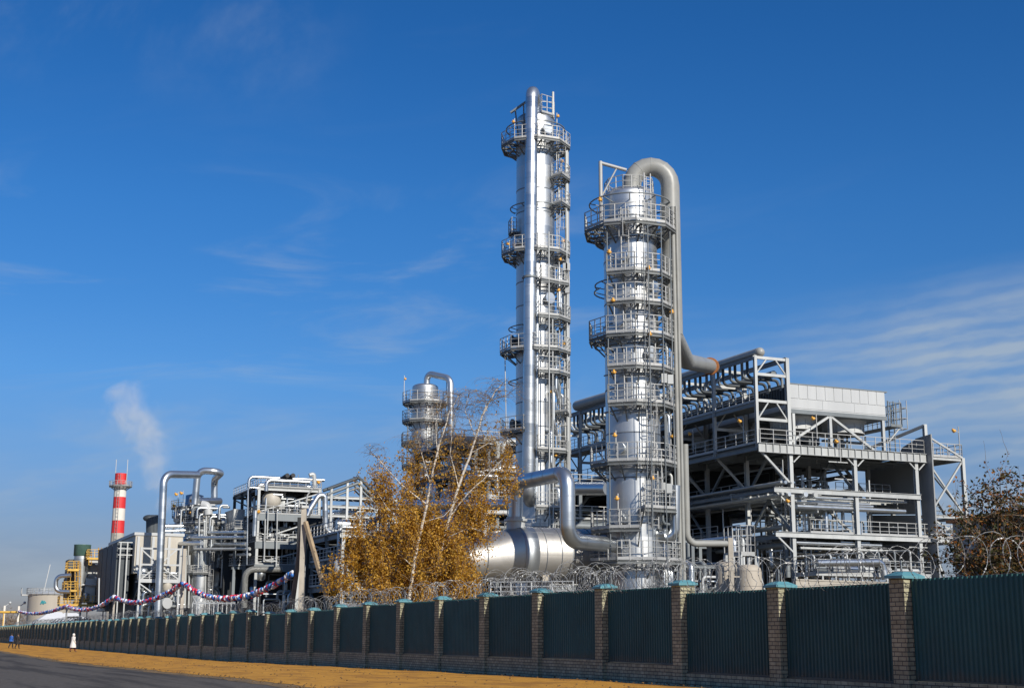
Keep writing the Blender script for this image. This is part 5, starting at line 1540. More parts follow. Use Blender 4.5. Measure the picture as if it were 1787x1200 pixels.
# ---------------------------------------------------------------- reactor vessel with looping lines (x 270..420)
def loop_vessel():
    Y = 202.0
    root = thing('reactor_vessel', 'fat grey clad vessel crowned by small platforms and looping silver pipes', 'vessel', at_Y(355, 1110, Y))
    c = at_Y(352, 1000, Y); c = Vector((c.x, c.y, 0)); r = 2.5
    z = lambda py, px=352, yy=Y: zY(px, py, yy)
    shell(root, c, r, 0, z(935), M_DULL, 2.4, .75, 40)
    c2 = at_Y(374, 1000, Y + 5); c2 = Vector((c2.x, c2.y, 0)); shell(root, c2, 2.9, 0, z(918), M_DULL, 3, .8, 40)
    c3 = at_Y(350, 1000, Y - 3.4); c3 = Vector((c3.x, c3.y, 0)); shell(root, c3, 1.45, 0, z(1000), M_CLAD, 3, .3, 24, name='lower_shell')
    c4 = at_Y(338, 900, Y + 2); c4 = Vector((c4.x, c4.y, 0)); m = MB(); m.lathe(c4, [(1.3, 0), (1.3, z(862)), (0, z(858))], 24); m.build('upper_shell', M_DULL, root)
    for py, ro, a0, a1, cc in ((914, 3.0, -140, 60, c), (885, 3.1, -120, 150, c4), (900, 3.0, -150, 40, c4), (930, 2.6, -60, 60, c)):
        platform(root, cc, z(py), .9, ro, a0, a1, .9, rr=.04)
    platform(root, c3, z(1000) - .1, .6, 1.9, -60, 60, .8, rr=.04)
    # big loops
    def P(px, py, yy=Y - 3): return at_Y(px, py, yy)
    cladpipe(root, [P(275, 1085, 191), P(286, 827, 191), P(345, 828, Y - 6)], .52, M_CLADP, 'loop_pipe', 1.5, 18, 2.0, 8)
    cladpipe(root, [P(340, 880), P(345, 820), P(388, 823), P(374, 836, Y + 4), P(374, 872, Y + 4)], .5, M_CLADP, 'loop_pipe', 1.2, 18, 2.0, 8)
    cladpipe(root, [P(345, 874), P(384, 874, Y + 1)], .5, M_CLADP, 'loop_pipe', 1.2, 18, 2.0)
    m = MB(); m.tube([P(352, 880), P(362, 882), P(364, 898)], .62, 14, 1.0); m.build('elbow', M_WHITE, root)
    for y0, x0, x1, rr_ in ((929, 362, 428, .26), (938, 334, 428, .26), (948, 312, 352, .3), (958, 340, 436, .22), (968, 392, 436, .2), (950, 376, 430, .3)):
        m = MB(); yy = Y - 4; m.tube([P(x0 - 6, y0 + 5, Y - 2), P(x0, y0, yy), P(x1, y0 - 1, yy - 8)], rr_, 12, .7); m.build('pipe', M_CLADP if rr_ > .22 else M_GALV, root)
    for px, y0, y1, r_ in ((331, 968, 1060, .14), (324, 960, 1060, .22), (360, 900, 1060, .1), (389, 975, 1025, .18), (357, 910, 1000, .12), (348, 905, 990, .12)):
        m = MB(); m.tube([P(px, y0, Y - 4.5), P(px - 2, y1, Y - 4.5)], r_, 8); m.build('pipe', M_GALV, root)
    ladder(root, c3, 50, 2.0, 0.5, z(975), True)
    ladder(root, c, 28, 2.6, z(1000), z(914), True)
    clutter(root, 64, c.dot(U) - 4, c.dot(U) + 3, c.dot(V) - 3.5, c.dot(V) + 2.5, z(948), z(880), 21, rmax=.25)
    clutter(root, 40, c.dot(U) - 4, c.dot(U) - 2, c.dot(V) - 6.5, c.dot(V) + 5.5, 1, z(1010), 22, rmax=.25)
    for px, py in ((310, 868), (319, 866), (337, 880), (306, 888), (335, 900)):
        lamp(root, P(px, py + 16, Y - 2), 2.2, V * -.3, 2.0)
    # steel shade frame that stands beside it, yellow-lit in the sun
    m = MB(); a = P(336, 1052, Y - 12); b = P(411, 1052, Y - 14)
    for dz in (0, .9): m.bar(a + Vector((0, 0, dz)), b + Vector((0, 0, dz)), .12, .18)
    n = 10
    for i in range(n):
        p = a.lerp(b, i / n); q = a.lerp(b, (i + 1) / n); m.bar(p, q + Vector((0, 0, .9)), .1); m.bar(p + Vector((0, 0, .9)), q, .1)
    for i in range(0, n + 1): p = a.lerp(b, i / n); m.bar(Vector((p.x, p.y, 0)), p, .12)
    m.build('lattice_girder', M_WHITE, root)
    m = MB(); p = P(288, 1052, Y - 10); m.cyl(p, p + U * -.5 + Vector((.25, 0, 0)), .75, n=20); m.build('drum_end', M_WHITE, root)


loop_vessel()


# ---------------------------------------------------------------- white process building with truss (x 190..320)
def white_building():
    Y = 196.0
    root = thing('process_building', 'cream sheeted process building with a white braced truss frame and dark side', 'building', at_Y(260, 1110, Y))
    s = at_Y(262, 1000, Y).dot(U); tv = lambda px: at_s(px, 1000, s).dot(V); zf = lambda py, px=262: at_s(px, py, s).z
    t0, t1 = tv(233), tv(316)
    m = MB(); m.bx(s, s + 26, t0, t1, zf(1000), zf(934)); m.build('wall', M_BEIGE, root)
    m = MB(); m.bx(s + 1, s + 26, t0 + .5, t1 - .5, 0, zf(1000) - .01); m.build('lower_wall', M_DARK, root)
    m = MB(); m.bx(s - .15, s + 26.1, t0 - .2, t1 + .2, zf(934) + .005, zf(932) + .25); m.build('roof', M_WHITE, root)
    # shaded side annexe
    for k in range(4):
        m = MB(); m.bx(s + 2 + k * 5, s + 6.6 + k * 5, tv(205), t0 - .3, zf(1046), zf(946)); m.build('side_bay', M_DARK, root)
    m = MB()
    for k, py in enumerate((946, 957, 968)): m.bar(W(s + 1.2, tv(206), zf(py)), W(s + 1.2, t0, zf(py)), .13)
    for px in (210, 222): m.bar(W(s + 1.2, tv(px), 0), W(s + 1.2, tv(px), zf(945)), .16)
    m.build('side_frame', M_GALV, root)
    # pilasters
    for px in (236, 262, 290):
        m = MB(); m.bx(s - .25, s - .003, tv(px), tv(px) + .35, zf(1000), zf(936)); m.build('pilaster', M_WHITE, root)
    # truss stair frame in front
    sf = s - 4
    tw = lambda px: at_s(px, 1000, sf).dot(V); zw = lambda py: at_s(280, py, sf).z
    a, b = tw(244), tw(313)
    for px in (244, 277, 313):
        m = MB(); m.bar(W(sf, tw(px), 0), W(sf, tw(px), zw(955)), .24); m.build('steel_column', M_WHITE, root)
    for py in (957, 985, 1013):
        m = MB(); m.bar(W(sf, a, zw(py)), W(sf, b, zw(py)), .2, .24 if py != 1013 else .5); m.build('beam', M_WHITE, root)
    for x0, y0, x1, y1 in ((246, 957, 277, 985), (277, 985, 311, 957), (246, 1010, 277, 985), (277, 985, 311, 1010), (244, 1018, 275, 1040), (313, 1018, 290, 1040)):
        m = MB(); m.bar(at_s(x0, y0, sf), at_s(x1, y1, sf), .17); m.build('brace', M_WHITE, root)
    m = MB(); m.bx(sf + .2, sf + 3.8, a, b, zw(1013) - .2, zw(1012)); m.build('deck', M_DECK, root)
    m = MB(); rail_run(m, [W(sf, a, zw(1012)), W(sf, b, zw(1012))], 1.1, 1.2, .05); m.build('railing', M_WHITE, root)
    clutter(root, 60, s - 3.5, s - 1, tw(246), tw(312), zw(1060), zw(990), 31, rmax=.3)
    # roof vents
    for px in (264, 270, 276):
        m = MB(); p = at_s(px, 934, s + 6); q = at_s(px, 905, s + 6); m.cyl(p, q, .75, n=14); m.sphere(q + Vector((-.3, 0, .1)), .85, 12, 8, (1.1, 1, .6)); m.build('roof_vent', M_DARK, root)
    m = MB(); p = at_s(264, 932, s + 3); m.tube([at_s(282, 918, s + 3), at_s(330, 917, s + 3)], .3, 10); m.tube([at_s(282, 926, s + 3), at_s(330, 925, s + 3)], .22, 10); m.build('pipe', M_CLADP, root)


white_building()


# ---------------------------------------------------------------- yellow platform heater (x 95..200)
def heater():
    Y = 218.0
    root = thing('turbine_heater', 'grey exhaust unit wrapped in yellow platforms with a dark green topped stack', 'heater', at_Y(150, 1110, Y))
    P = lambda px, py, yy=Y: at_Y(px, py, yy)
    zz = lambda py: zY(145, py, Y)
    c = P(141, 1000); c = Vector((c.x, c.y, 0))
    m = MB(); m.lathe(c, [(.9, zz(1040)), (.95, zz(1010)), (1.15, zz(990)), (1.15, zz(970))], 24); m.build('stack', M_DULL, root)
    m = MB(); m.lathe(c, [(1.15, zz(970)), (1.28, zz(969)), (1.28, zz(951)), (1.34, zz(950)), (.9, zz(950))], 24); m.build('stack_head', M_GREEN, root)
    # body blocks
    sb = P(158, 1000).dot(U)
    def blk(x0, x1, y0, y1, mat, ds, dd, nm='casing'):
        m = MB(); s = sb + ds; a = at_s(x0, y1, s); b = at_s(x1, y1, s); d = at_s(x0, y0, s); m.bx(s, s + dd, a.dot(V), b.dot(V), a.z, d.z); return m.build(nm, mat, root)
    blk(142, 165, 1008, 1050, M_DULL, 0, 6); blk(150, 184, 985, 1007, M_GALV, 1, 6); blk(150, 186, 975, 984, M_WHITE, 2, 6)
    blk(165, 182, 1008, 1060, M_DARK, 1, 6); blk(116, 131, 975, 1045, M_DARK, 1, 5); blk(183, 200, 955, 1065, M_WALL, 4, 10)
    for y0, x0, x1 in ((1053, 104, 175), (1028, 112, 134), (992, 118, 138), (972, 152, 190), (1018, 178, 202), (1046, 176, 190)):
        m = MB(); s = sb - 2; a = at_s(x0, y0, s); b = at_s(x1, y0, s); m.bx(s, s + 3, a.dot(V), b.dot(V), a.z - .3, a.z); d = m.build('platform', M_YEL, root)
        m = MB(); rail_run(m, [a + U * 3, a, b, b + U * 3], 1.2, 1.1, .05, toe=False); m.build('railing', M_YEL, d)
    for px, y0, y1 in ((118, 1055, 990), (136, 1055, 980), (131, 1055, 980), (112, 1053, 1010), (178, 1060, 1000), (155, 985, 960), (172, 985, 955)):
        m = MB(); s = sb - 1.8; m.bar(at_s(px, y0, s), at_s(px, y1, s), .16); m.bar(at_s(px + 5, y0, s), at_s(px + 5, y1, s), .1)
        for q_ in range(6): m.bar(at_s(px, y0 + (y1 - y0) * q_ / 6, s), at_s(px + 5, y0 + (y1 - y0) * q_ / 6, s), .1); m.build('ladder', M_YEL, root)
    m = MB(); m.tube([P(124, 1003, Y - 4), P(98, 1005, Y - 4), P(97, 1031, Y - 4), P(122, 1032, Y - 4)], .32, 14, .9, True, 8); m.build('loop_pipe', M_CLADP, root)
    clutter(root, 24, sb - 1, sb + 3, at_s(118, 1000, sb).dot(V), at_s(190, 1000, sb).dot(V), 1, zz(965), 41, (M_GALV, M_YEL, M_YEL, M_DULL, M_WHITE), rmax=.2)
    m = MB(); m.bar(P(172, 1062, Y - 30), P(173, 1008, Y - 30), .16); m.build('mast', M_WHITE, root)


heater()


# ---------------------------------------------------------------- chimney, tank, tent, gas main
def far_things():
    Y = 300.0
    c = at_Y(207, 900, Y); c = Vector((c.x, c.y, 0)); root = thing('chimney', 'tall round chimney banded red and white with a railed ring near its top', 'chimney', c)
    z = lambda py: zY(208, py, Y)
    r0, r1 = 1.52, 1.28
    zt = z(826); rad = lambda zz: r0 + (r1 - r0) * zz / zt
    ys = [826, 848, 867, 887, 908, 930, 952]
    for i in range(6):
        m = MB(); a, b = z(ys[i + 1]), z(ys[i]); m.lathe(c, [(rad(a), a), (rad(b), b)], 32, cap1=(i == 0))
        o = m.build('band', M_RED if i % 2 == 0 else (M_CWHITE if i < 5 else M_CONC), root)
        if i % 2 == 0: tag(o, 'red painted band')
    m = MB(); m.lathe(c, [(rad(0), 0), (rad(z(952)), z(952))], 32); m.build('shaft', M_CONC, root)
    platform(root, c, z(848), r1 - .1, 2.35, -180, 180, 1.1, rr=.05)
    for d in (-1.1, 1.4):
        m = MB(); m.bar(c + Vector((d, -.5, z(848))), c + Vector((d, -.5, z(802))), .12); m.build('lightning_rod', M_RAIL, root)
    m = MB()
    for d in (-.25, .25): m.bar(c + Vector((d, -r1 - .25, z(960))), c + Vector((d, -r1 - .1, z(828))), .07)
    zz = z(960)
    while zz < z(828): m.bar(c + Vector((-.25, -r1 - .25, zz)), c + Vector((.25, -r1 - .25, zz)), .05); zz += .8
    m.build('ladder', M_STEEL, root)
    # tank
    Y = 285.0; c = at_Y(86, 1050, Y); c = Vector((c.x, c.y, 0)); zt = zY(86, 1037, Y)
    tk = thing('storage_tank', 'wide pale round storage tank with white rim railing and small teal emblem', 'tank', c); r = 4.2
    m = MB(); m.lathe(c, [(r, 0), (r, zt)], 48); m.build('shell', M_TANK, tk)
    m = MB(); m.lathe(c, [(r + .05, zt), (r * .5, zt + .5), (0.01, zt + .7)], 48); m.build('roof', M_WHITE, tk)
    m = MB(); pts = [pol(c, 2 * PI * i / 24, r + .3, zt) for i in range(24)]; rail_run(m, pts, 1.2, 1.2, .055, closed=True); m.build('railing', M_RAIL, tk)
    m = MB(); platform  # noqa
    m.bx(c.dot(U) - 1, c.dot(U) + 1, c.dot(V) - r - 1.3, c.dot(V) - r + .1, zt - .3, zt); rail_run(m, [W(c.dot(U) - 1, c.dot(V) - r - 1.3, zt), W(c.dot(U) + 1, c.dot(V) - r - 1.3, zt)], 1.2, .8, .05); m.build('landing', M_RAIL, tk)
    m = MB(); p = c + Vector((-.6, -2, zt + .6)); m.bar(p, Vector((p.x + .9, p.y, zY(81, 985, Y))), .16); m.build('mast', M_WHITE, tk)
    m = MB(); p = c + Vector((3.8, -1, zt)); m.bar(p, Vector((p.x + .1, p.y, zY(111, 985, Y))), .12); m.build('mast', M_WHITE, tk)
    # emblem: a slanted N whose last stroke sweeps up, drawn on the shell
    M_TEAL = paint('teal_paint', (0.03, 0.24, 0.27), .5)
    m = MB()
    def on_shell(px, py):
        p = at_Y(px, py, Y - 4); d = ray(px, py); k = 0
        o = EYE - Vector((c.x, c.y, EYE.z)); a_ = d.x ** 2 + d.y ** 2; b_ = 2 * (o.x * d.x + o.y * d.y); c_ = o.x ** 2 + o.y ** 2 - (r + .03) ** 2
        k = (-b_ - math.sqrt(b_ * b_ - 4 * a_ * c_)) / (2 * a_); return EYE + d * k
    st = [[(71, 1053.5), (74, 1047)], [(74, 1047), (75.5, 1053.5)], [(75.5, 1053.5), (77.5, 1047.5), (78, 1051.5), (80.5, 1050.3)]]
    for q in st:
        pts = [on_shell(*a) for a in q]
        for a, b in zip(pts, pts[1:]): m.bar(a, b, .1, .26)
    m.build('emblem', M_TEAL, tk)
    # tent
    Y = 235.0; tn = thing('canopy_tent', 'low white fabric canopy with sloping roofs just behind the far fence', 'tent', at_Y(110, 1110, Y))
    m = MB(); Y = 250.0
    M_TENT = paint('white_fabric', (.66, .66, .66), .8, 0, .05)
    s = at_Y(110, 1000, Y).dot(U); tq = lambda px: at_s(px, 1000, s).dot(V); ze = at_s(110, 1092, s).z; zr = at_s(110, 1067, s + 5).z
    for (x0, x1, xa, xb, ds, k) in ((58, 150, 98, 118, 0, 1.0), (96, 186, 128, 150, 4, .96)):
        a, b, c_, d_ = W(s + ds, tq(x0), ze), W(s + ds, tq(x1), ze), W(s + ds + 12, tq(x1), ze), W(s + ds + 12, tq(x0), ze)
        e_, f_ = W(s + ds + 6, tq(xa), ze + (zr - ze) * k), W(s + ds + 6, tq(xb), ze + (zr - ze) * k)
        m.add([a, b, c_, d_, e_, f_], [(0, 1, 5, 4), (1, 2, 5), (2, 3, 4, 5), (3, 0, 4)])
        g_ = [Vector((v.x, v.y, 0)) for v in (a, b, c_, d_)]
        m.add([a, b, c_, d_] + g_, [(0, 4, 5, 1), (1, 5, 6, 2), (2, 6, 7, 3), (3, 7, 4, 0)])
    m.build('canopy', M_TENT, tn)
    m = MB()
    for i in range(16):
        p = at_Y(52 + i * 6.4, 1088 - i * .4, Y - 12); m.bar(Vector((p.x, p.y, 0)), p, .12); m.bar(p, at_Y(60 + i * 6.4, 1082 - i * .4, Y - 12), .12)
    m.bar(at_Y(52, 1088, Y - 12), at_Y(155, 1080, Y - 12), .1)
    m.build('frame', M_GALV, tn)
    # yellow gas main on posts
    gm = thing('gas_main', 'ochre yellow gas main raised on short posts beyond the garland end', 'pipe', at_Y(20, 1110, 240))
    m = MB(); a = at_Y(-260, 1066, 290); b = at_Y(34, 1067.5, 290); m.tube([a, b, Vector((b.x, b.y, 1))], .24, 10, .6); m.build('pipe', M_YEL, gm)
    for px in (-30, 7): p = at_Y(px, 1067, 290); m = MB(); m.bar(Vector((p.x, p.y, 0)), p, .22); m.build('post', M_YEL, gm)


far_things()


# ---------------------------------------------------------------- poles with the balloon garland
M_BB = paint('blue_balloon', (0.04, 0.17, 0.52), .3, 0, .1); M_BW = paint('white_balloon', (.78, .78, .80), .35, 0, .05); M_BR = paint('red_balloon', (.62, .02, .05), .3, 0, .1)


def garland():
    Y1 = 80.0; p1 = at_Y(527, 1000, Y1); t = p1.dot(V)
    ztop = zY(527, 885, Y1)
    cp = thing('concrete_pole', 'tall square concrete utility pole propped by a sloping timber strut', 'pole', (p1.x, p1.y, 0))
    m = MB(); m.frame_box(Vector((p1.x, p1.y, ztop / 2)), Vector((.14, 0, 0)), Vector((0, .14, 0)), Vector((0, 0, ztop / 2))); m.build('pole', M_CONC, cp)
    m = MB(); m.bar(Vector((p1.x, p1.y, ztop - .05)), Vector((p1.x, p1.y, ztop + .1)), .42); m.cyl(Vector((p1.x - .3, p1.y, ztop)), Vector((p1.x - .3, p1.y, ztop + .4)), .06, n=8); m.tube([(p1.x + .1, p1.y, ztop), (p1.x + .15, p1.y, ztop + .7), (p1.x + .6, p1.y, ztop + 1.3)], .05, 6, .3); m.build('bracket', M_GALV, cp)
    m = MB(); q = at_Y(519, 990, Y1 + 1.2); m.bar(Vector((q.x - .55, q.y, 0)), Vector((p1.x - .1, p1.y + .6, ztop - .6)), .2, .24); m.build('rear_leg', paint('old_concrete', (.16, .135, .11), .9, 0, .2), cp)
    a = at_Y(533, 910, Y1 - .3); b = at_Y(605, 1075, Y1 - 2.5); m = MB(); m.bar(a, Vector((b.x, b.y, 0)) + (b - a) * 0.0, .2); m.build('strut', paint('old_timber', (.33, .25, .16), .85, 0, .2, 2.0), cp)
    pos_px = [527, 320, 202, 121]
    labs = ['pale square post where the balloon garland peaks before the fat grey vessel', 'pale thin post carrying the garland before the cream sheeted building', 'dark thin post carrying the garland before the yellow heater']
    poles = [Vector((p1.x, p1.y, zY(510, 1001, Y1)))]
    hy = [None, 1017, 1041, 1057]
    for i, px in enumerate(pos_px[1:]):
        q = at_t(px, 1000, t); Y = q.y; top = zY(px, hy[i + 1] - (2 if i else 60), Y); o = thing('post', labs[i], 'post', (q.x, q.y, 0), 'posts holding the balloon garland')
        m = MB(); w_ = (.26, .2, .22)[i]; m.bar((q.x, q.y, 0), (q.x, q.y, top), w_); m.build('shaft', (M_CONC, M_CONC, M_WALL)[i], o)
        m = MB(); m.bar((q.x - .3, q.y, top - .6), (q.x + .3, q.y, top - .6), .08); m.build('arm', M_STEEL, o)
        poles.append(Vector((q.x, q.y, zY(px, hy[i + 1], Y))))
    e = at_Y(33, 1066, 284.6); poles.append(e)
    for px in (8, 33): 
        q = at_Y(px, 1060, 285 if px == 33 else 300); o = thing('post', 'white post with a small lamp head, ' + ('where the balloon garland ends' if px == 33 else 'outermost one beside the yellow main'), 'post', (q.x, q.y, 0), 'white posts at the garland end')
        m = MB(); m.bar((q.x, q.y, 0), (q.x, q.y, zY(px, 1056, q.y)), .38); m.build('shaft', M_CWHITE, o)
        m = MB(); m.bar((q.x, q.y, zY(px, 1058, q.y)), (q.x + 1.0, q.y, zY(px, 1052, q.y)), .16); m.sphere(Vector((q.x + 1.1, q.y, zY(px, 1051, q.y))), .3, 8, 6); m.build('lamp_arm', M_WHITE, o)
    poles[0] = at_Y(511, 1000, Y1 + .5)
    sags = [1.35, 1.0, 0.9, 0.7]
    q_ = random.Random(9)
    glabs = ['long swag of red, white and blue balloons hanging from the concrete utility pole', 'balloon swag rising to its peak before the fat grey vessel', 'far balloon swag between the cream building and the yellow heater', 'farthest small balloon swag crossing the pale storage tank']
    for i in range(4):
        A, B = poles[i], poles[i + 1]; L_ = (B - A).length
        g = thing('balloon_garland', glabs[i], 'garland', A, 'balloon garlands strung between posts')
        f = lambda u: A.lerp(B, u) - Vector((0, 0, 4 * sags[i] * u * (1 - u) + .0))
        m = MB(); m.tube([f(k / 24) for k in range(25)], .03, 4); m.build('string', M_WHITE, g)
        br = (.125, .125, .13, .14)[i]; step = br * 1.45
        n = int(L_ / step); cl = []
        for k in range(n):
            c0 = f((k + .5) / n); ph = k * 2.4 + q_.uniform(-.5, .5)
            d = Vector((0, 0, 1)) * math.cos(ph) + (B - A).cross(Vector((0, 0, 1))).normalized() * math.sin(ph)
            for sg in (1, -1):
                if sg < 0 and q_.random() < .35: continue
                cl.append((c0 + d * sg * br * q_.uniform(.6, 1.15), br * q_.uniform(.75, 1.15)))
        mats = [M_BB, M_BW, M_BR, M_BB, M_BW, M_BB, M_BR, M_BW]
        first, rest = (cl[:96], cl[96:]) if i < 3 else ([], cl)
        for c_, r_ in first:
            m = MB(); m.sphere(c_, r_, 9, 6, (1, 1, 1.12)); m.build('balloon', q_.choice(mats), g)
        bs = {id(M_BB): MB(), id(M_BW): MB(), id(M_BR): MB()}
        for c_, r_ in rest: bs[id(q_.choice(mats))].sphere(c_, r_, 7, 5, (1, 1, 1.1))
        for mt in (M_BB, M_BW, M_BR):
            if bs[id(mt)].v: bs[id(mt)].build('balloon_cluster', mt, g)['kind'] = 'stuff'


garland()


# ---------------------------------------------------------------- things between the birch and the tall column
def middle():
    Y = 118.0; root = thing('valve_gantry', 'steel gantry of platforms and valve gear between the birch crown and tallest column', 'gantry', at_Y(850, 1110, Y))
    s = at_Y(850, 1000, Y).dot(U); tv = lambda px: at_s(px, 900, s).dot(V); zf = lambda py: at_s(850, py, s).z
    frame_tower(root, s, tv(790), tv(905), 3, 2, 4.5, [zf(1000), zf(940), zf(880), zf(825), zf(775)], .3, M_STEEL, M_DARK)
    clutter(root, 60, s - 1, s + 6, tv(780), tv(905), zf(1040), zf(770), 51, rmax=.26)
    m = MB(); a = at_s(800, 765, s - 1); m.tube([at_s(770, 764, s - 1), at_s(868, 768, s - 1), at_s(868, 800, s - 1)], .26, 12, .5); m.build('pipe', M_GPIPE, root)
    m = MB(); m.bx(s + 7, s + 7.3, tv(770), tv(930), 0, zf(860)); m.build('shade_backing', M_SHADE, root)  # black sheet added to darken the gantry like shade
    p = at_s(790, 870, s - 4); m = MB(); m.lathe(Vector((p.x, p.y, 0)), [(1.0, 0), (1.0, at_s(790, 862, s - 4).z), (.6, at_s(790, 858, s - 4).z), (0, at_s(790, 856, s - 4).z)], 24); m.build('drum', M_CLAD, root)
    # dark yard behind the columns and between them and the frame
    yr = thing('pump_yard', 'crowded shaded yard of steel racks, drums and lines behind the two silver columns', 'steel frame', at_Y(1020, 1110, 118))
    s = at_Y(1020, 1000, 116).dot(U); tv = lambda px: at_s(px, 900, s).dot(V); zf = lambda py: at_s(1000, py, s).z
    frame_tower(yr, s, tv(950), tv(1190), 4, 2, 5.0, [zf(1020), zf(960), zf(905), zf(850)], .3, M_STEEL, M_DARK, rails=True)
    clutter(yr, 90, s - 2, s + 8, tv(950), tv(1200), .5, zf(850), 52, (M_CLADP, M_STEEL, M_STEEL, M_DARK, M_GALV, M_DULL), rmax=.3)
    m = MB(); m.bx(s + 10, s + 10.3, tv(930), tv(1210), 0, zf(850)); m.build('shade_backing', M_SHADE, yr)  # black sheet added as painted shade behind the yard
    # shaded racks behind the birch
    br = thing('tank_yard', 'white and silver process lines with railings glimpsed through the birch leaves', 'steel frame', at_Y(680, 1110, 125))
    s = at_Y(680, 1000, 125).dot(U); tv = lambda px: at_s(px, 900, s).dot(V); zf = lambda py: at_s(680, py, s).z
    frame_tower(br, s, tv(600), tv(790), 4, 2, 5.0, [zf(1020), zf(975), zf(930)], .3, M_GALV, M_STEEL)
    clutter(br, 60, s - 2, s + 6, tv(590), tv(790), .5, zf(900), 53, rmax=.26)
    m = MB(); m.bx(s + 10, s + 10.3, tv(590), tv(800), 0, zf(940)); m.build('shade_backing', M_SHADE, br)  # added black sheet, shade painted behind the racks


middle()

# ---------------------------------------------------------------- trees
def grow(mb, p, d, L_, r, n=6, wob=.12, droop=0.0, q=None):
    """one tapered, slightly crooked limb; returns its points"""
    pts = [p]; rads = [r]
    d = d.normalized()
    for i in range(n):
        d = (d + Vector((q.gauss(0, wob), q.gauss(0, wob), q.gauss(0, wob * .6) - droop))).normalized()
        pts.append(pts[-1] + d * (L_ / n)); rads.append(max(.004, r * (1 - .85 * (i + 1) / n)))
    x = (pts[1] - pts[0]).orthogonal().normalized(); rings = []
    for i, (a, rr) in enumerate(zip(pts, rads)):
        dd = (pts[min(i + 1, n)] - pts[max(i - 1, 0)]).normalized(); x = (x - dd * x.dot(dd)).normalized()
        rings.append((a, x, dd.cross(x), rr))
    mb.loft(rings, 7 if r > .04 else (4 if r > .012 else 3), False, True)
    return pts


def leaf(mb, c, size, q):
    a = Vector((q.gauss(0, 1), q.gauss(0, 1), q.gauss(0, 1))).normalized(); b = a.orthogonal().normalized(); b = Matrix.Rotation(q.random() * 6.28, 3, a) @ b
    s = size * q.uniform(.6, 1.25); t = s * q.uniform(.45, .7)
    c2 = a.cross(b)
    mb.add([c - b * s, c + c2 * t * .9, c + b * s, c - c2 * t], [(0, 1, 2, 3)])


M_BIRCH = None


def bark_mat():
    m, nt, b = new_mat('birch_bark')
    p = pos(nt)
    mp = N(nt, 'ShaderNodeMapping'); mp.inputs['Scale'].default_value = (1.5, 1.5, 7); L(nt, p, mp.inputs[0])
    nz = N(nt, 'ShaderNodeTexNoise', i_Scale=1.6, i_Detail=5.0, i_Roughness=.6); L(nt, mp.outputs[0], nz.inputs['Vector'])
    rp = N(nt, 'ShaderNodeValToRGB'); e = rp.color_ramp.elements; e[0].position = .40; e[0].color = (.10, .08, .065, 1); e[1].position = .50; e[1].color = (.58, .52, .44, 1)
    L(nt, nz.outputs['Fac'], rp.inputs[0]); L(nt, rp.outputs[0], b.inputs['Base Color']); b.inputs['Roughness'].default_value = .8
    return m


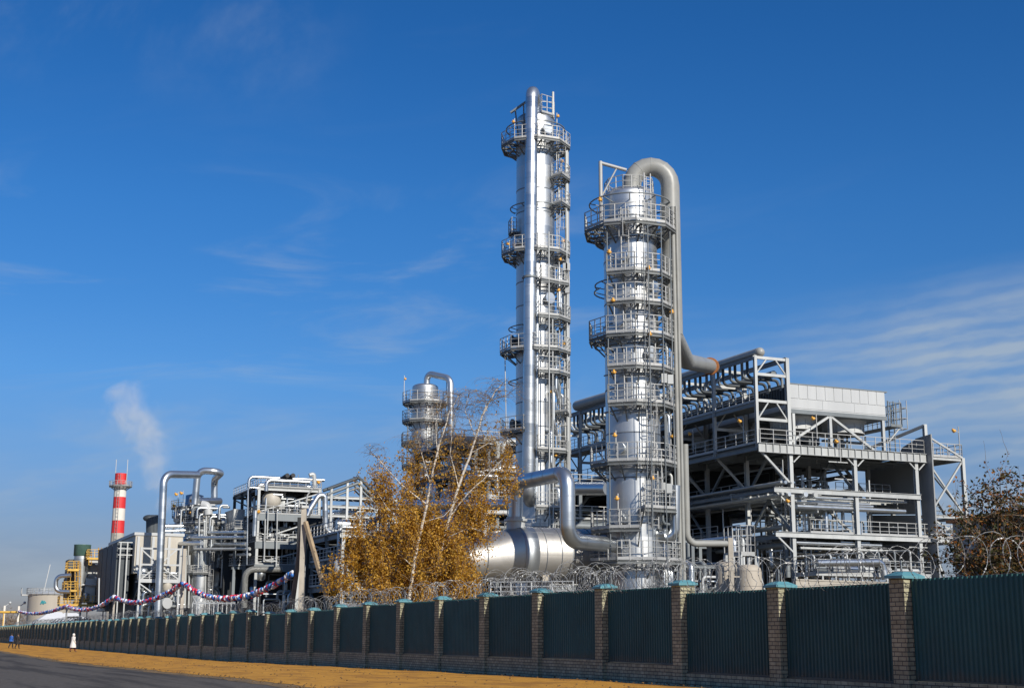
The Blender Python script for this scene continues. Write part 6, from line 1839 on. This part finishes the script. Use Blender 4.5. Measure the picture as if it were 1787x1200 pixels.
def birch(label, Y, stem_px, limbs, zones, nleaf, seed, strands, branch_z):
    q = random.Random(seed)
    base = at_Y(stem_px[0][0], 1110, Y); base = Vector((base.x, base.y, 0.0))
    root = thing('birch_tree', label, 'tree', base, 'yellow birches behind the fence')
    tr = MB()
    def P(px, py, dy=0): return at_Y(px, py, Y + dy)
    def stem(pl, r0, r1):
        pts = [P(*a) for a in pl]
        # refine
        fine = []
        for a, b in zip(pts, pts[1:]):
            for k in range(4): fine.append(a.lerp(b, k / 4) + Vector((q.gauss(0, .02), q.gauss(0, .02), 0)))
        fine.append(pts[-1]); n = len(fine); x = Vector((1, 0, 0)); rings = []
        for i, a in enumerate(fine):
            dd = (fine[min(i + 1, n - 1)] - fine[max(i - 1, 0)]).normalized(); x = (x - dd * x.dot(dd)).normalized()
            rings.append((a, x, dd.cross(x), r0 + (r1 - r0) * i / (n - 1)))
        tr.loft(rings, 10, False, True); return fine
    main = stem([(stem_px[0][0], 1115, 0)] + list(stem_px), .115, .022)
    lf = MB(); tw = MB()
    allp = list(main[6:])
    for l in limbs:
        f = stem(l[1:], l[0] * .72, .012); allp += f[2:]
    # side limbs
    nodes = []; bm_ = MB()
    for a in allp:
        for k in range(2):
            an = q.uniform(0, 6.28); up = q.uniform(.3, 1.1)
            L_ = q.uniform(1.0, 2.4) * (1.1 if a.z < 6 else .6)
            pts = grow(bm_, a, Vector((math.cos(an), math.sin(an), up)), L_, .017, 6, .13, .10, q)
            nodes += pts[2:]
    for (cx_, cz_, rx, rz, w_) in zones:
        tot = sum(z[2] * z[2] * z[3] * z[4] for z in zones)
        cnt = int(strands * rx * rx * rz * w_ / tot)
        for _ in range(cnt):
            while True:
                u = Vector((q.uniform(-1, 1), q.uniform(-1, 1), q.uniform(-1, 1)))
                if u.length < 1: break
            c = Vector((cx_ + u.x * rx, base.y + 0.9 + u.y * rx * .75, cz_ + u.z * rz))
            if c.dot(V) < TF + .9: continue
            g = math.sin(c.x * 2.1 + seed) * math.sin(c.z * .75 + c.x * .8) * math.sin(c.y * 1.9 + 1.3) + .55 * math.sin(c.x * 5.3) * math.sin(c.z * 2.1 + 2) * math.sin(c.y * 3.9)
            if g < .28 and q.random() < .96: continue
            # a loose leafy spray hanging from a fine twig
            L_ = q.uniform(.5, 1.4); n = 5; pts = [c]; d = Vector((q.gauss(0, .6), q.gauss(0, .6), q.uniform(-.8, .1)))
            for i in range(n):
                d = (d * .8 + Vector((q.gauss(0, .15), q.gauss(0, .15), -.30))).normalized(); pts.append(pts[-1] + d * (L_ / n))
            if q.random() < .5: tw.tube(pts, .006, 3, 0, False)
            k = max(2, int(nleaf * w_ ** .5 * L_ * q.uniform(.4, 1.4)))
            for i in range(k):
                u_ = q.random() * (n - .01); i0 = int(u_); p = pts[i0].lerp(pts[i0 + 1], u_ - i0) + Vector((q.gauss(0, .09), q.gauss(0, .09), q.gauss(0, .12)))
                if p.z < .8 or p.dot(V) < TF + .5: continue
                leaf(lf, p, .072, q)
    # fine bare drooping twigs on the crown tops
    for a in nodes:
        if a.z > branch_z and q.random() < .8:
            for k in range(2):
                an = q.uniform(0, 6.28); L_ = q.uniform(.6, 1.5)
                pts = grow(tw, a, Vector((math.cos(an) * .6, math.sin(an) * .6, .35)), L_, .006, 7, .10, .22, q)
                if q.random() < .5:
                    for _ in range(int(q.uniform(0, 4))):
                        p = pts[q.randrange(3, 7)] + Vector((q.gauss(0, .04), q.gauss(0, .04), q.gauss(0, .05))); leaf(lf, p, .045, q)
    tr.build('trunk', BARK, root); bm_.build('branches', M_TWIG, root); tw.build('twigs', M_TWIG, root); lf.build('crown', M_BLEAF, root)


BARK = bark_mat()
M_TWIG = paint('twig_bark', (.20, .15, .11), .85)
M_BLEAF = leaf_mat('golden_leaf', [(.24, .11, .012), (.46, .23, .022), (.60, .34, .040), (.74, .46, .09), (.36, .17, .018)], .42)
zz_ = lambda px, py, Y=75.0: at_Y(px, py, Y)


def Z(px, py, rx, rz, w_, Y=75.0):
    p = at_Y(px, py, Y); k = Y * 1.0225 / F
    return (p.x, p.z, rx * k, rz * k, w_)


birch('golden birch with one long pale leaning trunk and dense drooping foliage over the fence', 75.0,
      [(714, 1050), (722, 980), (745, 880), (762, 790), (783, 722), (800, 690)],
      [(.06, (745, 880), (700, 845), (660, 800), (645, 790)), (.05, (728, 950), (690, 905), (660, 860)), (.05, (765, 800), (760, 740), (770, 700)), (.04, (722, 990), (680, 950), (640, 930)), (.04, (752, 850), (735, 790), (728, 760)), (.035, (740, 910), (775, 900), (800, 870))],
      [Z(650, 985, 78, 62, .9), Z(700, 900, 80, 88, .85), Z(745, 960, 95, 85, .95), Z(625, 1000, 55, 40, .9), Z(690, 815, 48, 38, .38), Z(740, 815, 55, 75, .55), Z(655, 825, 40, 40, .5), Z(725, 1020, 90, 34, .95), Z(622, 990, 50, 46, 1.2), Z(800, 740, 38, 55, .08), Z(640, 930, 45, 55, .8), Z(678, 805, 34, 20, .35), Z(675, 860, 40, 30, .6)],
      24, 4, 8000, 11.4)
birch('slimmer golden birch with two forking pale stems reaching towards the tallest column', 76.0,
      [(752, 1050), (770, 960), (790, 880), (818, 800), (842, 725), (862, 685), (878, 668)],
      [(.07, (785, 900), (815, 862), (850, 830), (882, 795)), (.05, (800, 850), (786, 790), (790, 730), (805, 690)), (.035, (822, 790), (858, 770), (885, 765)), (.04, (842, 725), (850, 700), (885, 690)), (.04, (775, 940), (820, 920), (850, 930)), (.03, (830, 765), (812, 720), (818, 685))],
      [Z(795, 920, 50, 95, .75, 76.0), Z(775, 1010, 65, 45, .95, 76.0), Z(832, 870, 45, 75, .55, 76.0), Z(868, 815, 40, 55, .55, 76.0), Z(860, 760, 36, 40, .25, 76.0), Z(885, 790, 22, 45, .4, 76.0), Z(815, 800, 55, 65, .25, 76.0), Z(850, 725, 50, 50, .10, 76.0), Z(832, 1022, 26, 22, .7, 76.0)],
      24, 8, 5000, 10.8)


def bush_tree():
    q = random.Random(21); Y = 36.0
    base = at_Y(1775, 1110, Y); base = Vector((base.x, base.y, 0))
    root = thing('apple_tree', 'spreading small tree with sparse brown and orange autumn leaves behind the last fence panel', 'tree', base)
    tr = MB(); lf = MB(); lo = MB()
    limbs = grow(tr, base, Vector((0, 0, 1)), 2.2, .15, 5, .05, 0, q)
    tip = limbs[-1]
    targets = [(px_, py_ + 34) for px_, py_ in [(1668, 930), (1655, 905), (1680, 865), (1700, 830), (1725, 815), (1745, 800), (1775, 815), (1800, 840), (1640, 938), (1700, 900), (1740, 870), (1790, 880), (1830, 850), (1860, 900), (1760, 960), (1690, 960), (1720, 930), (1840, 800), (1880, 850), (1765, 840), (1715, 880), (1750, 915), (1800, 920), (1780, 860), (1735, 840), (1820, 960), (1700, 985)]]
    for i, (px, py) in enumerate(targets):
        e = at_Y(px, py, Y + q.uniform(-1.3, 1.6)); a = limbs[q.choice((3, 4, 5))]
        pts = [a]; n = 7
        for k in range(1, n + 1):
            f = k / n; p = a.lerp(e, f) + Vector((q.gauss(0, .06), q.gauss(0, .06), .25 * math.sin(PI * f) + q.gauss(0, .05))); pts.append(p)
        x = Vector((0, 1, 0)); rings = []
        for k, p in enumerate(pts):
            dd = (pts[min(k + 1, n)] - pts[max(k - 1, 0)]).normalized(); x = (x - dd * x.dot(dd)).normalized(); rings.append((p, x, dd.cross(x), .055 * (1 - .85 * k / n)))
        tr.loft(rings, 6, False, True)
        for k in range(2, n + 1):
            for _ in range(4):
                d = Vector((q.gauss(0, 1), q.gauss(0, 1), q.uniform(-.2, 1.1))); L_ = q.uniform(.35, .95)
                tp = grow(tr, pts[k], d, L_, .013, 5, .22, -.04, q)
                if k == n and q.random() < .25: grow(tr, tp[-1], Vector((0, 0, 1)), .7, .008, 4, .12, 0, q)
                for j in range(1, 6):
                    for __ in range(6):
                        if q.random() < .62:
                            p = tp[j] + Vector((q.gauss(0, .07), q.gauss(0, .07), q.gauss(0, .07))); leaf(lo if q.random() < .28 else lf, p, .055, q)
    tr.build('trunk', M_TWIG, root)
    lf.build('crown', leaf_mat('brown_green_leaf', [(.030, .032, .012), (.06, .055, .018), (.10, .060, .020), (.055, .065, .020)], .25), root)
    lo.build('crown', leaf_mat('rust_leaf', [(.16, .05, .012), (.30, .11, .02), (.36, .18, .04)], .35), root)
    # far bare trees at the picture's horizon
    for i, (px, py, lab) in enumerate(((14, 1046, 'bare grey brown tree on the horizon past the two white posts'), (50, 1052, 'low bare tree beside the pale storage tank'))):
        Y = 330.0; b = at_Y(px, 1110, Y); b = Vector((b.x, b.y, 0)); rt = thing('bare_tree', lab, 'tree', b, 'bare trees on the horizon'); m = MB(); tp = zY(px, py, Y)
        pts = grow(m, b, Vector((0, 0, 1)), tp * .35, .3, 4, .05, 0, q); m2 = MB()
        for _ in range(46):
            a = pts[q.choice((2, 3, 4))]; d = Vector((q.gauss(0, .9), q.gauss(0, .9), q.uniform(.3, 1.4))); p2 = grow(m2, a, d, tp * q.uniform(.35, .7), .09, 6, .15, 0, q)
            for __ in range(7): grow(m2, p2[q.randrange(2, 6)], Vector((q.gauss(0, 1), q.gauss(0, 1), q.uniform(0, 1.4))), q.uniform(.8, 2), .045, 3, .2, 0, q)
        m.build('trunk', M_TWIG, rt); m2.build('crown', M_TWIG, rt)


bush_tree()


# ---------------------------------------------------------------- three people walking by the far fence
def person(label, px, py, Y, facing, coat, trousers, hair, coat_len, group, hood=False):
    """skinned body with clothing; px, py = feet"""
    f = at_Y(px, py, Y); g = gz(f.dot(U)) + 0.03; base = Vector((f.x, f.y, g))
    root = thing('person', label, 'person', base, group)
    fw = Matrix.Rotation(facing, 3, 'Z') @ Vector((0, -1, 0)); sd = Vector((-fw.y, fw.x, 0)); up = Vector((0, 0, 1)); H = 1.72
    P = lambda a, b, c: sd * a + fw * b + up * c
    J = {'pel': (P(0, 0, .95), .13), 'spi': (P(0, .01, 1.15), .125), 'che': (P(0, .02, 1.36), .15), 'nec': (P(0, .03, 1.49), .055), 'hea': (P(0, .05, 1.60), .095), 'top': (P(0, .05, 1.68), .075),
         'hl': (P(-.09, 0, .92), .09), 'kl': (P(-.10, .16, .52), .062), 'al': (P(-.10, .20, .10), .042), 'tl': (P(-.11, .36, .05), .035),
         'hr': (P(.09, 0, .92), .09), 'kr': (P(.10, -.02, .50), .062), 'ar': (P(.10, -.26, .13), .042), 'tr': (P(.10, -.14, .04), .035),
         'sl': (P(-.19, .02, 1.40), .062), 'el': (P(-.25, -.08, 1.13), .045), 'wl': (P(-.25, .03, .90), .032),
         'sr': (P(.19, .02, 1.40), .062), 'er': (P(.25, .04, 1.12), .045), 'wr': (P(.24, .18, .93), .032)}
    E = [('pel', 'spi'), ('spi', 'che'), ('che', 'nec'), ('nec', 'hea'), ('hea', 'top'), ('pel', 'hl'), ('hl', 'kl'), ('kl', 'al'), ('al', 'tl'), ('pel', 'hr'), ('hr', 'kr'), ('kr', 'ar'), ('ar', 'tr'),
         ('che', 'sl'), ('sl', 'el'), ('el', 'wl'), ('che', 'sr'), ('sr', 'er'), ('er', 'wr')]
    # hands: palm and five fingers
    for sfx, w_ in (('l', J['wl'][0]), ('r', J['wr'][0])):
        d = (w_ - J['e' + sfx][0]).normalized(); J['p' + sfx] = (w_ + d * .07, .026); E.append(('w' + sfx, 'p' + sfx)); sgn = -1 if sfx == 'l' else 1
        for i, (o, l) in enumerate(((-.028, .065), (-.010, .078), (.010, .072), (.028, .055))):
            k = 'f%s%d' % (sfx, i); J[k] = (J['p' + sfx][0] + d * l + fw * (o + .01), .0085); E.append(('p' + sfx, k))
        J['t' + sfx + 'h'] = (w_ + d * .06 + fw * .05, .010); E.append(('w' + sfx, 't' + sfx + 'h'))
    names = list(J); me = bpy.data.meshes.new('body'); me.from_pydata([J[n][0] for n in names], [(names.index(a), names.index(b)) for a, b in E], [])
    ob = bpy.data.objects.new('body', me); col.objects.link(ob); ob.parent = root; ORG[ob.name] = base
    sk = ob.modifiers.new('Skin', 'SKIN'); sl = me.skin_vertices[0] if me.skin_vertices else None
    if sl is None:
        bpy.context.view_layer.objects.active = ob
    lay = me.skin_vertices[0] if len(me.skin_vertices) else None
    if lay:
        for i, n in enumerate(names): lay.data[i].radius = (J[n][1], J[n][1]); lay.data[i].use_root = (n == 'pel')
    ob.modifiers.new('Sub', 'SUBSURF').levels = 1; ob.modifiers['Sub'].render_levels = 2
    me.materials.append(paint('skin', (.45, .27, .19), .6))
    B = lambda v: base + v
    X, Y_ = sd, fw
    # trousers
    m = MB()
    for s_ in ('l', 'r'):
        ch = [(J['h' + s_][0] + up * .06, .115), (J['h' + s_][0], .108), (J['k' + s_][0], .082), (J['a' + s_][0] + up * .02, .068)]
        m.loft([(B(v), X, Y_, r) for v, r in ch], 14)
    m.build('trousers', trousers, root)
    m = MB()
    for s_ in ('l', 'r'):
        a = J['a' + s_][0]; t = J['t' + s_][0]; d = (t - a); d.z = 0
        m.sphere(B(a + d.normalized() * .05 + up * (-.04)), .07, 10, 7, (.8, 1.5 if abs(fw.y) > .7 else .9, .75)); m.sphere(B(t + up * .01), .05, 10, 6, (1, 1, .8))
    m.build('shoe', M_BLACK, root)
    m = MB(); zb = coat_len
    wd = 1.4 if hood else 1.15
    pr_ = [(zb, .235 * wd, .20 * wd), (zb + .2, .215 * wd, .185 * wd), (.98, .185 * (wd * .5 + .5), .155 * (wd * .5 + .5)), (1.15, .175, .14), (1.32, .20, .145), (1.42, .185, .12), (1.49, .085, .08)]
    vs_ = []; n = 20
    for z_, a_, b_ in pr_:
        for i in range(n):
            t = 2 * PI * i / n; fl = 1 + .06 * math.sin(t * 5) * max(0, (1.0 - z_))
            vs_.append(B(X * math.cos(t) * a_ * fl + Y_ * (math.sin(t) * b_ * fl + .02) + up * z_))
    m.add(vs_, [(k * n + i, k * n + (i + 1) % n, (k + 1) * n + (i + 1) % n, (k + 1) * n + i) for k in range(len(pr_) - 1) for i in range(n)], True)
    for s_ in ('l', 'r'):
        w0 = J['w' + s_][0]; e0 = J['e' + s_][0]; s0_ = J['s' + s_][0]
        m.tube([B(s0_ + (J['che'][0] - s0_) * .3), B(s0_), B(e0), B(w0)], .068, 12, .05)
    m.build('coat', coat, root)
    m = MB(); hc = J['hea'][0]
    if hood:
        m.sphere(B(hc + up * .02 - fw * .02), .135, 14, 10, (1, 1, 1.15)); m.build('scarf', coat, root)
    else:
        m.sphere(B(hc + up * .03 - fw * .02), .118, 14, 10, (1, 1, 1.1)); m.build('hair', hair, root)
    m = MB(); m.sphere(B(hc + fw * .115 - up * .01), .018, 8, 6, (1, 1, 1.3))
    for s_ in (-1, 1): m.sphere(B(hc + fw * .088 + sd * .035 * s_ + up * .02), .011, 6, 5)
    m.build('face', M_BLACK, root)


M_COATW = paint('white_coat', (.70, .68, .64), .85, 0, .06, 6.0)
M_COATB = paint('blue_jacket', (.02, .10, .36), .7, 0, .08, 5.0)
M_COATK = paint('black_coat', (.018, .017, .018), .85, 0, .1)
M_TROU = paint('dark_trousers', (.022, .02, .02), .85, 0, .1)
M_HAIR = paint('dark_hair', (.03, .02, .014), .6, 0, .1)
person('person in a long white coat and pale headscarf walking beside the fence', 127, 1129, 137, R(150), M_COATW, paint('dark_red_trousers', (.12, .02, .02), .8), M_HAIR, .42, None, True)
person('person in a bright blue jacket walking next to a darkly dressed companion', 19, 1124, 168, R(160), M_COATB, M_TROU, M_HAIR, .82, 'pair walking at the far end of the fence')
person('person dressed all in black walking beside the one in blue', 30, 1126, 165, R(165), M_COATK, M_TROU, M_HAIR, .5, 'pair walking at the far end of the fence')


# ---------------------------------------------------------------- steam plume behind the plant
def plume():
    Y = 330.0
    pts = [(302, 935, 10), (290, 880, 15), (276, 842, 20), (271, 810, 26), (262, 775, 29), (245, 745, 31), (228, 715, 34), (212, 688, 26), (205, 672, 12)]
    rings = []; m = MB(); k = Y * 1.0225 / F; q = random.Random(2)
    P = [at_Y(a, b, Y) for a, b, c in pts]
    for i, (p, (a, b, c)) in enumerate(zip(P, pts)):
        m_r = c * k * 1.9
        d = (P[min(i + 1, len(P) - 1)] - P[max(0, i - 1)]).normalized(); x = Vector((0, 1, 0)); rings.append((p, x, d.cross(x), m_r))
    m.loft(rings, 20, True, True)
    mt = bpy.data.materials.new('steam'); mt.use_nodes = True; nt = mt.node_tree; nt.nodes.clear()
    out = N(nt, 'ShaderNodeOutputMaterial'); pv = N(nt, 'ShaderNodeVolumePrincipled'); pv.inputs['Color'].default_value = (.99, .92, .80, 1); pv.inputs['Anisotropy'].default_value = -0.25
    p = pos(nt)
    tc = N(nt, 'ShaderNodeTexCoord')
    nz = N(nt, 'ShaderNodeTexNoise', i_Scale=.24, i_Detail=8.0, i_Roughness=.62, i_Distortion=.8); L(nt, tc.outputs['Object'], nz.inputs['Vector'])
    r = N(nt, 'ShaderNodeMapRange', interpolation_type='SMOOTHSTEP'); r.inputs[1].default_value = .40; r.inputs[2].default_value = .76; r.inputs[3].default_value = 0; r.inputs[4].default_value = .065
    # fade outwards: distance from the axis, by nearest of the axis points
    prev = None
    base = P[0]
    for i, (pp, (a, b, c)) in enumerate(zip(P, pts)):
        if False: continue
        d = N(nt, 'ShaderNodeVectorMath', operation='DISTANCE'); d.inputs[1].default_value = pp - base; L(nt, tc.outputs['Object'], d.inputs[0])
        e = N(nt, 'ShaderNodeMath', operation='DIVIDE'); e.inputs[1].default_value = max(c, 16) * k * 1.8; L(nt, d.outputs['Value'], e.inputs[0])
        if prev is None: prev = e.outputs[0]
        else:
            mn = N(nt, 'ShaderNodeMath', operation='SMOOTH_MIN'); mn.inputs[2].default_value = .25; L(nt, prev, mn.inputs[0]); L(nt, e.outputs[0], mn.inputs[1]); prev = mn.outputs[0]
    fo = N(nt, 'ShaderNodeMapRange', interpolation_type='SMOOTHSTEP'); fo.inputs[1].default_value = .05; fo.inputs[2].default_value = 1.0; fo.inputs[3].default_value = .18; fo.inputs[4].default_value = -.18; L(nt, prev, fo.inputs[0])
    ad = N(nt, 'ShaderNodeMath', operation='ADD'); L(nt, nz.outputs['Fac'], ad.inputs[0]); L(nt, fo.outputs[0], ad.inputs[1]); L(nt, ad.outputs[0], r.inputs[0])
    L(nt, r.outputs[0], pv.inputs['Density']); L(nt, pv.outputs[0], out.inputs['Volume'])
    o = m.build('steam_plume', mt, None, P[0])
    tag(o, 'pale beige plume of steam drifting up behind the looping silver pipes', 'steam', kind='stuff')


plume()
